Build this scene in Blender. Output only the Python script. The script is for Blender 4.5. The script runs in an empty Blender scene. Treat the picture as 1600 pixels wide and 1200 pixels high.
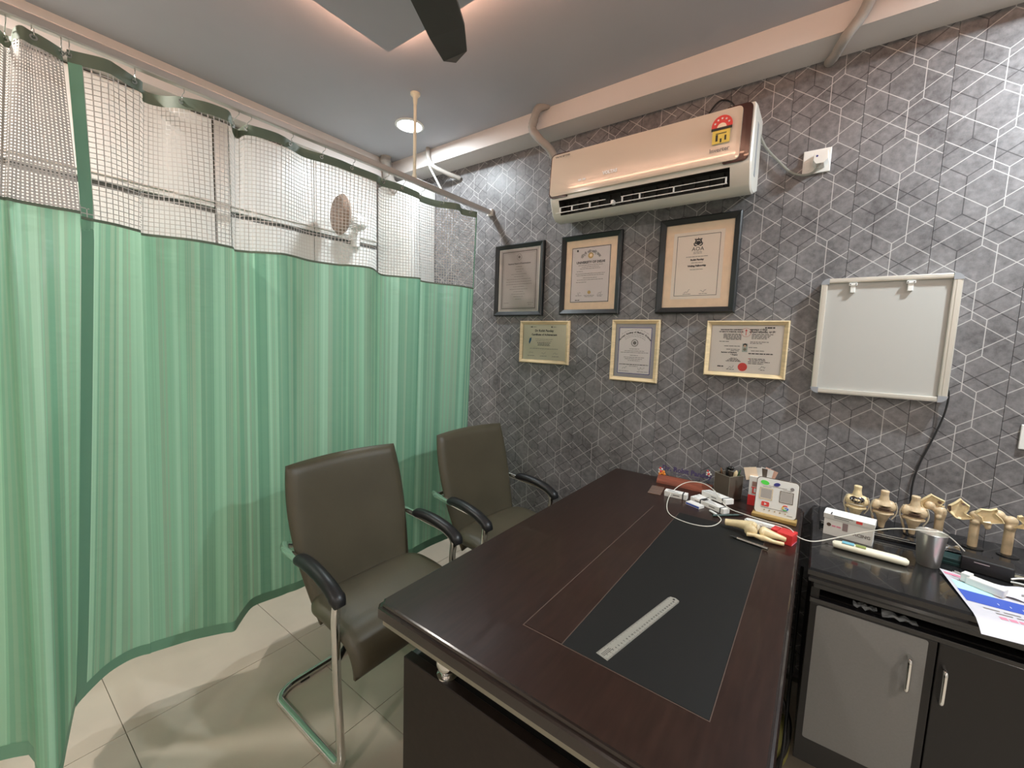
import bpy, bmesh, math, random
from mathutils import Vector, Matrix
random.seed(7)
S = bpy.context.scene
COL = S.collection
PI = math.pi

# ---------------------------------------------------------------- camera
cam_d = bpy.data.cameras.new('camera'); cam = bpy.data.objects.new('camera', cam_d); COL.objects.link(cam)
cam_d.sensor_width = 36; cam_d.lens = 36 * 653.3 / 1600; cam_d.clip_start = .02
Rm = Matrix(((0.80303817, 0.08752214, -0.5894655), (0.59495768, -0.06133584, 0.8014133), (0.03398604, -0.99427249, -0.10132699)))
m3 = Matrix((Rm.col[0], -Rm.col[1], -Rm.col[2])).transposed()
cam.matrix_world = Matrix.Translation((0, 0, 1.37)) @ m3.to_4x4()
S.camera = cam

# ---------------------------------------------------------------- world, lights, exposure
w = bpy.data.worlds.new('world'); S.world = w; w.use_nodes = True
w.node_tree.nodes['Background'].inputs[0].default_value = (.9, .95, 1, 1)
w.node_tree.nodes['Background'].inputs[1].default_value = .05
S.view_settings.view_transform = 'Standard'; S.view_settings.look = 'None'
S.view_settings.exposure = 0.2; S.view_settings.gamma = 1; S.view_settings.use_curve_mapping = False
COOL = (.86, .95, 1.0); WARM = (1.0, .54, .34); NEUT = (1.0, .93, .86)
# downlights: x, y, watts, colour
DOWNLIGHTS = [(-1.975, 1.63, 10, COOL), (.80, 1.67, 33, COOL), (-1.975, -.15, 19, NEUT), (1.35, .35, 14, NEUT), (.95, -1.45, 12, NEUT), (-.70, -1.45, 11, NEUT)]
LED_STRENGTH = 46.0
for i, (x, y, pw, c) in enumerate(DOWNLIGHTS):
    ld = bpy.data.lights.new('downlight_lamp', 'AREA'); ld.shape = 'DISK'; ld.size = .10; ld.energy = pw; ld.color = c
    lo = bpy.data.objects.new('downlight_lamp', ld); COL.objects.link(lo); lo.location = (x, y, 2.542)

# ---------------------------------------------------------------- helpers
def link(o, parent=None):
    COL.objects.link(o)
    if parent: o.parent = parent
    return o
def tag(o, label=None, cat=None, group=None, kind=None):
    if label: o['label'] = label
    if cat: o['category'] = cat
    if group: o['group'] = group
    if kind: o['kind'] = kind
    return o
def thing(name, label, cat, loc=(0, 0, 0), rz=0, group=None):
    o = link(bpy.data.objects.new(name, None)); o.location = loc; o.rotation_euler = (0, 0, rz)
    o.empty_display_size = .05
    return tag(o, label, cat, group)
def obj(name, bm, mat, parent=None, smooth=False, label=None):
    me = bpy.data.meshes.new(name)
    if isinstance(bm, bmesh.types.BMesh):
        bm.to_mesh(me); bm.free()
    if smooth:
        for p in me.polygons: p.use_smooth = True
    for m in (mat if isinstance(mat, list) else [mat]): me.materials.append(m)
    o = link(bpy.data.objects.new(name, me), parent)
    if label: o['label'] = label
    return o
def autosmooth(o, deg=40):
    me = o.data
    for p in me.polygons: p.use_smooth = True
    b = bmesh.new(); b.from_mesh(me)
    for e in b.edges:
        if len(e.link_faces) == 2 and e.calc_face_angle(0) > math.radians(deg): e.smooth = False
    b.to_mesh(me); b.free()
    return o
def struct(name, bm, mat, parent=None):
    o = obj(name, bm, mat, parent)
    if not parent: o['kind'] = 'structure'
    return o
def box(bm, x0, x1, y0, y1, z0, z1, bev=0, seg=2, mi=0):
    r = bmesh.ops.create_cube(bm, size=1)
    vs = r['verts']
    for v in vs:
        v.co = Vector(((x0 + x1) / 2 + v.co.x * (x1 - x0), (y0 + y1) / 2 + v.co.y * (y1 - y0), (z0 + z1) / 2 + v.co.z * (z1 - z0)))
    fs = list({f for v in vs for f in v.link_faces})
    for f in fs: f.material_index = mi
    if bev:
        es = list({e for f in fs for e in f.edges})
        bmesh.ops.bevel(bm, geom=es, offset=bev, segments=seg, affect='EDGES', profile=.5)
    return bm
def B(*a, **k):
    return box(bmesh.new(), *a, **k)
def frames(pts):
    n = len(pts); T = []
    for i in range(n):
        a = pts[max(i - 1, 0)]; b = pts[min(i + 1, n - 1)]
        T.append((b - a).normalized())
    up = Vector((0, 0, 1)) if abs(T[0].z) < .9 else Vector((1, 0, 0))
    N = (up - T[0] * up.dot(T[0])).normalized(); out = []
    for i in range(n):
        if i:
            N = (N - T[i] * N.dot(T[i]))
            N = N.normalized() if N.length > 1e-6 else T[i].orthogonal().normalized()
        out.append((T[i], N, T[i].cross(N)))
    return out
def tube(bm, pts, r, seg=10, flat=1.0, caps=True):
    pts = [Vector(p) for p in pts]; fr = frames(pts); rings = []
    for i, p in enumerate(pts):
        rr = r[i] if isinstance(r, (list, tuple)) else r
        T, N, Bn = fr[i]
        rings.append([bm.verts.new(p + N * math.cos(2 * PI * k / seg) * rr * flat + Bn * math.sin(2 * PI * k / seg) * rr) for k in range(seg)])
    for a, b in zip(rings, rings[1:]):
        for k in range(seg):
            bm.faces.new((a[k], a[(k + 1) % seg], b[(k + 1) % seg], b[k]))
    if caps:
        bm.faces.new(rings[0][::-1]); bm.faces.new(rings[-1])
    return bm
def smooth_path(pts, sub=6):
    pts = [Vector(p) for p in pts]; out = []
    for i in range(len(pts) - 1):
        p0 = pts[max(i - 1, 0)]; p1 = pts[i]; p2 = pts[i + 1]; p3 = pts[min(i + 2, len(pts) - 1)]
        for k in range(sub):
            t = k / sub
            out.append(.5 * ((2 * p1) + (p2 - p0) * t + (2 * p0 - 5 * p1 + 4 * p2 - p3) * t * t + (3 * p1 - p0 - 3 * p2 + p3) * t ** 3))
    out.append(pts[-1]); return out
def round_path(pts, rad, n=6):
    pts = [Vector(p) for p in pts]; out = [pts[0]]
    for i in range(1, len(pts) - 1):
        a, b, c = pts[i - 1], pts[i], pts[i + 1]
        r = min(rad, (a - b).length * .45, (c - b).length * .45)
        p = b + (a - b).normalized() * r; q = b + (c - b).normalized() * r
        for k in range(n + 1):
            t = k / n
            out.append(p * (1 - t) ** 2 + b * 2 * t * (1 - t) + q * t * t)
    out.append(pts[-1]); return out
def lathe(bm, prof, seg=24, c=(0, 0, 0), caps=True):
    rings = [[bm.verts.new((c[0] + r * math.cos(2 * PI * k / seg), c[1] + r * math.sin(2 * PI * k / seg), c[2] + z)) for k in range(seg)] for r, z in prof]
    for a, b in zip(rings, rings[1:]):
        for k in range(seg): bm.faces.new((a[k], a[(k + 1) % seg], b[(k + 1) % seg], b[k]))
    if caps:
        bm.faces.new(rings[0][::-1]); bm.faces.new(rings[-1])
    return bm
def prism(bm, poly, f0, f1, mi=0):
    """poly: 2d points; f0/f1 map (a,b) to 3d for both ends"""
    A = [bm.verts.new(f0(a, b)) for a, b in poly]; Bv = [bm.verts.new(f1(a, b)) for a, b in poly]
    n = len(poly); fs = []
    for i in range(n): fs.append(bm.faces.new((A[i], A[(i + 1) % n], Bv[(i + 1) % n], Bv[i])))
    fs.append(bm.faces.new(A[::-1])); fs.append(bm.faces.new(Bv))
    for f in fs: f.material_index = mi
    bmesh.ops.recalc_face_normals(bm, faces=fs)
    return bm
def rrect(w, h, r, n=5, cx=0, cy=0):
    out = []
    for (sx, sy, a0) in ((1, 1, 0), (-1, 1, 90), (-1, -1, 180), (1, -1, 270)):
        for k in range(n + 1):
            a = math.radians(a0 + 90 * k / n)
            out.append((cx + sx * (w / 2 - r) + r * math.cos(a), cy + sy * (h / 2 - r) + r * math.sin(a)))
    return out
def xform(bm, M):
    bmesh.ops.transform(bm, matrix=M, verts=bm.verts); return bm
def ellipsoid(bm, c, r, rot=None, seg=16):
    M = Matrix.Translation(c)
    if rot: M = M @ rot
    M = M @ Matrix.Diagonal((r[0], r[1], r[2], 1))
    bmesh.ops.create_uvsphere(bm, u_segments=seg, v_segments=max(seg // 2, 6), radius=1, matrix=M)
    return bm
def remesh(bm, voxel, smooth=2):
    """fuses overlapping closed shapes into one organic skin"""
    me = bpy.data.meshes.new('tmp'); bmesh.ops.recalc_face_normals(bm, faces=bm.faces); bm.to_mesh(me); bm.free()
    o = bpy.data.objects.new('tmp', me); COL.objects.link(o)
    md = o.modifiers.new('r', 'REMESH'); md.mode = 'VOXEL'; md.voxel_size = voxel
    ms = o.modifiers.new('s', 'SMOOTH'); ms.iterations = smooth; ms.factor = .6
    dg = bpy.context.evaluated_depsgraph_get(); ev = o.evaluated_get(dg)
    me2 = bpy.data.meshes.new_from_object(ev); bpy.data.objects.remove(o)
    b2 = bmesh.new(); b2.from_mesh(me2); bpy.data.meshes.remove(me2)
    return b2
def copy_tree(o, parent=None):
    c = o.copy(); COL.objects.link(c); c.parent = parent
    for ch in list(o.children): copy_tree(ch, c)
    return c
def text(name, s, size, M, mat, parent=None, align='CENTER', ext=.0002, sx=1.0, bold=0):
    cu = bpy.data.curves.new('t', 'FONT'); cu.body = s; cu.size = size; cu.align_x = align; cu.align_y = 'CENTER'; cu.extrude = ext
    cu.resolution_u = 2; cu.offset = bold
    o = bpy.data.objects.new('t', cu); COL.objects.link(o)
    dg = bpy.context.evaluated_depsgraph_get()
    me = bpy.data.meshes.new_from_object(o.evaluated_get(dg)); bpy.data.objects.remove(o)
    me.transform(M @ Matrix.Diagonal((sx, 1, 1, 1))); me.materials.clear(); me.materials.append(mat); me.name = name
    return link(bpy.data.objects.new(name, me), parent)
def arc_text(bm_list, s, size, cx, cz, R, a0, a1, y, mat, bold=0):
    n = len(s)
    for i, ch in enumerate(s):
        if ch == ' ': continue
        a = a0 + (a1 - a0) * i / (n - 1)
        M = Matrix.Translation((cx + R * math.sin(a), y, cz + R * math.cos(a))) @ Matrix.Rotation(-a, 4, 'Y').inverted().inverted() @ Matrix.Rotation(PI / 2, 4, 'X')
        M = Matrix.Translation((cx + R * math.sin(a), y, cz + R * math.cos(a))) @ Matrix.Rotation(a, 4, 'Y') @ Matrix.Rotation(PI / 2, 4, 'X')
        bm_list.append((ch, size, M, bold))
def join_text(name, items, mat, parent=None):
    """many small strings in one printed mesh; items: (string, size, matrix, bold)"""
    bm = bmesh.new()
    for s, size, M, bold in items:
        o = text('t', s, size, M, mat, bold=bold); me = o.data
        bm.from_mesh(me); bpy.data.objects.remove(o); bpy.data.meshes.remove(me)
    return obj(name, bm, mat, parent)

# ---------------------------------------------------------------- materials
def mat(name, col, rough=.5, metal=0, spec=.5, coat=0, noise=0, nscale=20, bump=0, bscale=60, trans=0, emit=None, es=0, alpha=1, stretch=None):
    m = bpy.data.materials.new(name); m.use_nodes = True; nt = m.node_tree; bs = nt.nodes['Principled BSDF']
    bs.inputs['Base Color'].default_value = (*col, 1); bs.inputs['Roughness'].default_value = rough
    bs.inputs['Metallic'].default_value = metal; bs.inputs['Specular IOR Level'].default_value = spec
    bs.inputs['Coat Weight'].default_value = coat; bs.inputs['Transmission Weight'].default_value = trans
    bs.inputs['Alpha'].default_value = alpha
    if emit: bs.inputs['Emission Color'].default_value = (*emit, 1); bs.inputs['Emission Strength'].default_value = es
    if noise or bump:
        tc = nt.nodes.new('ShaderNodeTexCoord'); mp = nt.nodes.new('ShaderNodeMapping'); nt.links.new(tc.outputs['Object'], mp.inputs[0])
        if stretch: mp.inputs['Scale'].default_value = stretch
    if noise:
        n = nt.nodes.new('ShaderNodeTexNoise'); n.inputs['Scale'].default_value = nscale; n.inputs['Detail'].default_value = 6; nt.links.new(mp.outputs[0], n.inputs['Vector'])
        r = nt.nodes.new('ShaderNodeValToRGB'); nt.links.new(n.outputs['Fac'], r.inputs[0])
        r.color_ramp.elements[0].position = .3; r.color_ramp.elements[1].position = .7
        r.color_ramp.elements[0].color = (*[c * (1 - noise) for c in col], 1); r.color_ramp.elements[1].color = (*[min(c * (1 + noise), 1) for c in col], 1)
        nt.links.new(r.outputs[0], bs.inputs['Base Color'])
    if bump:
        n2 = nt.nodes.new('ShaderNodeTexNoise'); n2.inputs['Scale'].default_value = bscale; n2.inputs['Detail'].default_value = 4; nt.links.new(mp.outputs[0], n2.inputs['Vector'])
        bp = nt.nodes.new('ShaderNodeBump'); bp.inputs['Strength'].default_value = bump; bp.inputs['Distance'].default_value = .002
        nt.links.new(n2.outputs['Fac'], bp.inputs['Height']); nt.links.new(bp.outputs[0], bs.inputs['Normal'])
    return m
M_ceil = mat('ceiling_paint', (.43, .43, .465), .85, noise=.03, nscale=3)
M_white = mat('white_paint', (.66, .61, .58), .75, noise=.03, nscale=4)
M_wall = mat('wall_paint', (.62, .60, .57), .8, noise=.04, nscale=2)
M_laminate = mat('white_laminate', (.74, .73, .70), .35, noise=.02, nscale=3)
M_gap = mat('dark_gap', (.05, .05, .045), .8)
M_tile = mat('cream_tile', (.57, .50, .41), .16, noise=.05, nscale=5, coat=.2)
M_grout = mat('grout', (.22, .20, .16), .9)
M_wood = mat('dark_mahogany', (.024, .0105, .0075), .32, spec=.38, noise=.25, nscale=9, coat=.15, stretch=(9, 1.0, 9))
M_black_lam = mat('black_laminate', (.010, .0085, .008), .42)
M_wood2 = mat('brown_black_laminate', (.020, .0135, .011), .42, spec=.3, noise=.15, nscale=14, stretch=(6, 1, 6))
M_edge = mat('glossy_mahogany_edge', (.016, .009, .007), .18, coat=.5)
M_mat = mat('black_leatherette', (.0095, .0095, .009), .5, spec=.32, bump=.12, bscale=500)
M_line = mat('inlay_groove', (.10, .065, .05), .5)
M_khaki = mat('khaki_edge', (.24, .22, .165), .45)
M_black = mat('black_plastic', (.012, .012, .013), .38)
M_blackg = mat('black_gloss', (.010, .010, .011), .15, coat=.5)
M_chrome = mat('chrome', (.80, .80, .78), .10, metal=1)
M_steel = mat('brushed_steel', (.55, .54, .50), .28, metal=1, bump=.1, bscale=300)
M_ruler = mat('ruler_steel', (.42, .41, .36), .42, metal=.45)
M_foot = mat('golden_wood', (.42, .27, .09), .35, noise=.2, nscale=20, stretch=(1, 7, 7))
M_arm = mat('black_arm_pad', (.014, .014, .015), .38)
M_alu = mat('aluminium', (.70, .68, .62), .35, metal=.75)
M_rail = mat('rail_metal', (.60, .56, .52), .32, metal=.55)
M_leather = mat('olive_leatherette', (.088, .076, .048), .42, noise=.10, nscale=5, bump=.25, bscale=350)
M_dleather = mat('dark_olive_side', (.050, .045, .032), .5, bump=.2, bscale=300)
M_frameb = mat('black_wood_frame', (.016, .018, .019), .35, bump=.2, bscale=120, stretch=(1, 1, 6))
M_framew = mat('pale_wood_frame', (.70, .55, .33), .38, noise=.12, nscale=22, stretch=(1, 1, 7))
M_paper = mat('paper', (.70, .65, .60), .7, noise=.02, nscale=8)
M_paperw = mat('white_paper', (.78, .76, .72), .65)
M_mount = mat('cream_mount', (.95, .76, .57), .75, noise=.05, nscale=30)
M_mountg = mat('grey_mount', (.42, .41, .44), .75)
M_ink = mat('ink', (.05, .045, .045), .7)
M_inkg = mat('grey_ink', (.22, .20, .19), .7)
M_inkb = mat('blue_ink', (.03, .12, .26), .6)
M_inkr = mat('red_seal', (.72, .06, .05), .5)
M_gold = mat('gold_seal', (.45, .30, .10), .4, metal=.3)
M_glass = bpy.data.materials.new('clear_glass'); M_glass.use_nodes = True
nt = M_glass.node_tree; nt.nodes.remove(nt.nodes['Principled BSDF'])
tr = nt.nodes.new('ShaderNodeBsdfTransparent'); gl = nt.nodes.new('ShaderNodeBsdfGlossy'); gl.inputs['Roughness'].default_value = .03
fr = nt.nodes.new('ShaderNodeFresnel'); fr.inputs['IOR'].default_value = 1.22; mx = nt.nodes.new('ShaderNodeMixShader')
nt.links.new(fr.outputs[0], mx.inputs[0]); nt.links.new(tr.outputs[0], mx.inputs[1]); nt.links.new(gl.outputs[0], mx.inputs[2])
nt.links.new(mx.outputs[0], nt.nodes['Material Output'].inputs['Surface'])
M_letter = mat('white_letter', (.95, .95, .95), .4)
M_acw = mat('ac_white', (.70, .68, .62), .30)
M_acp = mat('ac_gloss_panel', (.68, .58, .47), .10, coat=.6)
M_acbr = mat('ac_brown_trim', (.055, .018, .014), .2, coat=.5)
M_dark = mat('dark_recess', (.03, .026, .022), .6)
M_board = mat('grey_board', (.47, .46, .43), .45, bump=.05, bscale=200)
M_gplast = mat('grey_plastic', (.30, .31, .33), .5)
M_plast = mat('white_plastic', (.78, .77, .73), .35)
M_cream = mat('cream_plastic', (.80, .76, .60), .35)
M_bone = mat('bone', (.74, .59, .34), .42, noise=.16, nscale=30, bump=.15, bscale=200)
M_bone2 = mat('aged_bone', (.60, .46, .29), .42, noise=.25, nscale=35, bump=.15, bscale=200)
M_gash = mat('dark_fissure', (.10, .055, .035), .6)
M_lig = mat('ligament', (.62, .55, .42), .4)
M_grey = mat('grey_cabinet_panel', (.215, .213, .205), .5, noise=.04, nscale=200)
M_red = mat('red_card', (.66, .035, .035), .45)
M_redwood = mat('reddish_wood', (.22, .055, .028), .40, noise=.3, nscale=10, stretch=(1, 8, 8))
M_cable = mat('white_cable', (.74, .71, .62), .45)
M_cableb = mat('black_cable', (.012, .012, .013), .5)
M_duct = mat('wrap_tape', (.34, .31, .28), .6, bump=.4, bscale=90)
M_bag = bpy.data.materials.new('clear_bag'); M_bag = mat('clear_plastic_bag', (.35, .36, .36), .18, alpha=.55, bump=.8, bscale=40)
M_yel = mat('yellow_green_cloth', (.42, .40, .12), .7)
M_green = mat('green_sticker', (.10, .75, .08), .5)
M_navy = mat('navy_logo', (.04, .04, .22), .5)
M_blue = mat('blue_print', (.04, .09, .45), .5)
M_cyan = mat('pale_cyan_print', (.45, .75, .78), .5)
M_pink = mat('pink_print', (.75, .25, .35), .5)
M_fan = mat('dark_fan_blade', (.07, .065, .062), .35)
M_smoke = mat('smoky_holder', (.11, .085, .065), .25, coat=.4)
M_brnd = mat('brown_disc', (.30, .22, .17), .6)
M_yellow = mat('yellow_label', (.80, .62, .12), .5)
M_gmesh = mat('curtain_net', (.68, .65, .62), .7)

def emission_mat(name, col, strength):
    m = bpy.data.materials.new(name); m.use_nodes = True; nt = m.node_tree; nt.nodes.remove(nt.nodes['Principled BSDF'])
    e = nt.nodes.new('ShaderNodeEmission'); e.inputs[0].default_value = (*col, 1); e.inputs[1].default_value = strength
    nt.links.new(e.outputs[0], nt.nodes['Material Output'].inputs['Surface']); return m
M_led = emission_mat('led_strip', WARM, LED_STRENGTH)
M_lens = emission_mat('lamp_lens', COOL, 30)

class NB:
    """small maths-node builder"""
    def __init__(s, nt): s.nt = nt
    def m(s, op, a, b=None, c=None, clamp=False):
        n = s.nt.nodes.new('ShaderNodeMath'); n.operation = op; n.use_clamp = clamp
        for i, v in enumerate((a, b, c)):
            if v is None: continue
            if isinstance(v, (int, float)): n.inputs[i].default_value = v
            else: s.nt.links.new(v, n.inputs[i])
        return n.outputs[0]
def wallpaper():
    m = bpy.data.materials.new('geometric_wall_panel'); m.use_nodes = True; nt = m.node_tree; bs = nt.nodes['Principled BSDF']
    q = NB(nt); tc = nt.nodes.new('ShaderNodeTexCoord'); sp = nt.nodes.new('ShaderNodeSeparateXYZ')
    g = nt.nodes.new('ShaderNodeNewGeometry'); nt.links.new(g.outputs['Position'], sp.inputs[0])
    W = .2248; P = .2412; X0 = .0450; SL = .735
    xs = q.m('DIVIDE', q.m('SUBTRACT', sp.outputs[0], X0), W)
    k = q.m('FLOOR', xs); u = q.m('MULTIPLY', q.m('SUBTRACT', xs, k), W)
    v = q.m('SUBTRACT', sp.outputs[2], q.m('MULTIPLY', k, .0900))
    def near(val, wd):   # 1 on a line of half width wd
        return q.m('SUBTRACT', 1, q.m('SMOOTH_MIN', q.m('DIVIDE', q.m('ABSOLUTE', val), wd), 1, .2), clamp=True)
    def pm(val):         # signed distance to the nearest multiple of P
        return q.m('SUBTRACT', q.m('MODULO', q.m('ADD', q.m('ADD', val, P / 2), P * 40), P), P / 2)
    def column(xc, zt, wd):
        du = q.m('SUBTRACT', u, xc); au = q.m('MULTIPLY', q.m('ABSOLUTE', du), SL)
        a = near(pm(q.m('SUBTRACT', q.m('SUBTRACT', v, zt), au)), wd * 1.24)
        b = near(pm(q.m('ADD', q.m('SUBTRACT', v, zt - .1203), au)), wd * 1.24)
        vm = q.m('MODULO', q.m('ADD', q.m('SUBTRACT', zt, v), P * 40), P)
        c = q.m('MULTIPLY', near(du, wd), q.m('LESS_THAN', vm, .1203))
        return q.m('MAXIMUM', q.m('MAXIMUM', a, b), c)
    white = q.m('MAXIMUM', column(.1210, 2.249, .0018), column(.1570, 2.369, .0018))
    dark = column(.0648, 2.357, .0023)
    n1 = nt.nodes.new('ShaderNodeTexNoise'); n1.inputs['Scale'].default_value = 7; n1.inputs['Detail'].default_value = 8; n1.inputs['Roughness'].default_value = .65
    n2 = nt.nodes.new('ShaderNodeTexNoise'); n2.inputs['Scale'].default_value = 55; n2.inputs['Detail'].default_value = 6; n2.inputs['Roughness'].default_value = .7
    for n in (n1, n2): nt.links.new(g.outputs['Position'], n.inputs['Vector'])
    f = q.m('ADD', q.m('MULTIPLY', n1.outputs[0], .5), q.m('MULTIPLY', n2.outputs[0], .5))
    r = nt.nodes.new('ShaderNodeValToRGB'); nt.links.new(f, r.inputs[0])
    r.color_ramp.elements[0].position = .36; r.color_ramp.elements[0].color = (.098, .093, .096, 1)
    r.color_ramp.elements[1].position = .66; r.color_ramp.elements[1].color = (.255, .245, .248, 1)
    def mix(fac, a, b):
        x = nt.nodes.new('ShaderNodeMix'); x.data_type = 'RGBA'; nt.links.new(fac, x.inputs[0]); nt.links.new(a, x.inputs[6])
        x.inputs[7].default_value = (*b, 1); return x.outputs[2]
    c1 = mix(q.m('MULTIPLY', dark, .95), r.outputs[0], (.030, .028, .030))
    c2 = mix(q.m('MULTIPLY', white, .95), c1, (.60, .58, .56))
    nt.links.new(c2, bs.inputs['Base Color']); bs.inputs['Roughness'].default_value = .42; bs.inputs['Specular IOR Level'].default_value = .35
    return m
M_paperwall = wallpaper()

def fabric():
    m = bpy.data.materials.new('green_striped_fabric'); m.use_nodes = True; nt = m.node_tree; nt.nodes.remove(nt.nodes['Principled BSDF'])
    q = NB(nt); uv = nt.nodes.new('ShaderNodeUVMap'); uv.uv_map = 'UVMap'; sp = nt.nodes.new('ShaderNodeSeparateXYZ'); nt.links.new(uv.outputs[0], sp.inputs[0])
    def stripes(sc, off):
        n = nt.nodes.new('ShaderNodeTexNoise'); n.noise_dimensions = '1D'; n.inputs['Scale'].default_value = 1; n.inputs['Detail'].default_value = 0
        # stepped coordinate: crisp vertical stripes
        nt.links.new(q.m('ADD', q.m('FLOOR', q.m('MULTIPLY', sp.outputs[0], sc)), off), n.inputs['W'])
        n2 = nt.nodes.new('ShaderNodeTexWhiteNoise'); n2.noise_dimensions = '1D'
        nt.links.new(q.m('ADD', q.m('FLOOR', q.m('MULTIPLY', sp.outputs[0], sc)), off), n2.inputs['W'])
        return n2.outputs['Value']
    a = stripes(26, 3.0); b = stripes(95, 11.0); c = stripes(300, 5.0)
    wide = nt.nodes.new('ShaderNodeTexNoise'); wide.noise_dimensions = '1D'; wide.inputs['Scale'].default_value = 5; wide.inputs['Detail'].default_value = 2
    nt.links.new(sp.outputs[0], wide.inputs['W'])
    f = q.m('ADD', q.m('ADD', q.m('MULTIPLY', a, .40), q.m('MULTIPLY', b, .26)), q.m('ADD', q.m('MULTIPLY', c, .10), q.m('MULTIPLY', wide.outputs[0], .40)))
    r = nt.nodes.new('ShaderNodeValToRGB'); nt.links.new(f, r.inputs[0])
    e = r.color_ramp.elements; e[0].position = .22; e[0].color = (.20, .47, .32, 1); e[1].position = .85; e[1].color = (.52, .84, .64, 1)
    x = e.new(.46); x.color = (.29, .58, .41, 1); x = e.new(.54); x.color = (.42, .62, .46, 1); x = e.new(.62); x.color = (.34, .68, .48, 1)
    d = nt.nodes.new('ShaderNodeBsdfDiffuse'); t = nt.nodes.new('ShaderNodeBsdfTranslucent'); gl = nt.nodes.new('ShaderNodeBsdfGlossy'); gl.inputs['Roughness'].default_value = .35
    nz = nt.nodes.new('ShaderNodeTexNoise'); nz.inputs['Scale'].default_value = 3; mp = nt.nodes.new('ShaderNodeMapping'); mp.inputs['Scale'].default_value = (3, 3, 9)
    g = nt.nodes.new('ShaderNodeNewGeometry'); nt.links.new(g.outputs['Position'], mp.inputs[0]); nt.links.new(mp.outputs[0], nz.inputs['Vector'])
    bp = nt.nodes.new('ShaderNodeBump'); bp.inputs['Strength'].default_value = .35; bp.inputs['Distance'].default_value = .01; nt.links.new(nz.outputs[0], bp.inputs['Height'])
    for s_ in (d, t, gl): nt.links.new(bp.outputs[0], s_.inputs['Normal'])
    nt.links.new(r.outputs[0], d.inputs[0]); nt.links.new(r.outputs[0], t.inputs[0])
    m1 = nt.nodes.new('ShaderNodeMixShader'); m1.inputs[0].default_value = .38; nt.links.new(d.outputs[0], m1.inputs[1]); nt.links.new(t.outputs[0], m1.inputs[2])
    m2 = nt.nodes.new('ShaderNodeMixShader'); m2.inputs[0].default_value = .05; nt.links.new(m1.outputs[0], m2.inputs[1]); nt.links.new(gl.outputs[0], m2.inputs[2])
    nt.links.new(m2.outputs[0], nt.nodes['Material Output'].inputs['Surface'])
    return m
M_fabric = fabric()
M_band = mat('green_band', (.15, .19, .135), .6)
M_hem = mat('doubled_green_hem', (.20, .42, .29), .6)

# ================================================================ SETTING
XL, XR, YB, YF, ZC = -2.62, 1.95, 2.05, -2.1, 2.56
fl = struct('floor', B(XL - .1, XR + .1, YF - .1, YB + .1, -.06, -.004), M_grout)
tile_me = None
T = .578
for i in range(-2, 8):
    for j in range(-5, 4):
        x0 = -1.79 + T * (i - 0) - 0; y0 = .286 + T * j
        a, b_, c, d_ = max(x0, XL), min(x0 + T, XR), max(y0, YF), min(y0 + T, YB)
        if b_ - a < .05 or d_ - c < .05: continue
        o = obj('tile', B(a + .0012, b_ - .0012, c + .0012, d_ - .0012, -.006, 0), M_tile, fl)
struct('ceiling', B(XL - .1, XR + .1, YF - .1, YB + .1, ZC, ZC + .08), M_ceil)
wb = struct('wall_back', B(XL - .1, XR + .1, YB + .008, YB + .1, 0, ZC + .05), M_gap)
for k in range(-12, 9):
    a = max(.045 + .2248 * k, XL); b_ = min(.045 + .2248 * (k + 1), XR)
    if b_ <= a: continue
    obj('panel', B(a + .0006, b_ - .0006, YB, YB + .009, .0, ZC), M_paperwall, wb)
struct('wall_left', B(XL - .1, XL, YF, YB, 0, ZC), M_wall)
struct('wall_right', B(XR, XR + .1, YF, YB, 0, ZC), M_wall)
struct('wall_front', B(XL, XR, YF - .1, YF, 0, ZC), M_wall)
struct('trim_1', B(XL, XR, 1.90, YB, 2.466, ZC), M_white)
struct('trim_2', B(XL, -2.48, YF, 1.90, 2.44, ZC), M_white)

# dropped ceiling panel with hidden warm strip
cp = thing('ceiling_panel', 'grey dropped ceiling panel edged with warm hidden light at the top of the photo', 'ceiling panel', (-.2, -.1, 2.50))
def loc_bm(bm, o): return xform(bm, Matrix.Translation(-Vector(o.location)))
PX0, PX1, PY0, PY1 = -1.496, 1.05, -1.25, 1.125
obj('panel_board', loc_bm(B(PX0, PX1, PY0, PY1, 2.500, 2.512), cp), M_ceil, cp)
bm = bmesh.new()
box(bm, PX0 + .10, PX1 - .10, PY0 + .10, PY1 - .10, 2.512, ZC)
obj('core', loc_bm(bm, cp), M_ceil, cp)
bm = bmesh.new(); i_ = .012
box(bm, PX0 + i_, PX1 - i_, PY1 - i_ - .012, PY1 - i_, 2.515, 2.524); box(bm, PX0 + i_, PX1 - i_, PY0 + i_, PY0 + i_ + .012, 2.515, 2.524)
box(bm, PX0 + i_, PX0 + i_ + .012, PY0 + i_, PY1 - i_, 2.515, 2.524); box(bm, PX1 - i_ - .012, PX1 - i_, PY0 + i_, PY1 - i_, 2.515, 2.524)
obj('light_strip', loc_bm(bm, cp), M_led, cp)

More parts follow.
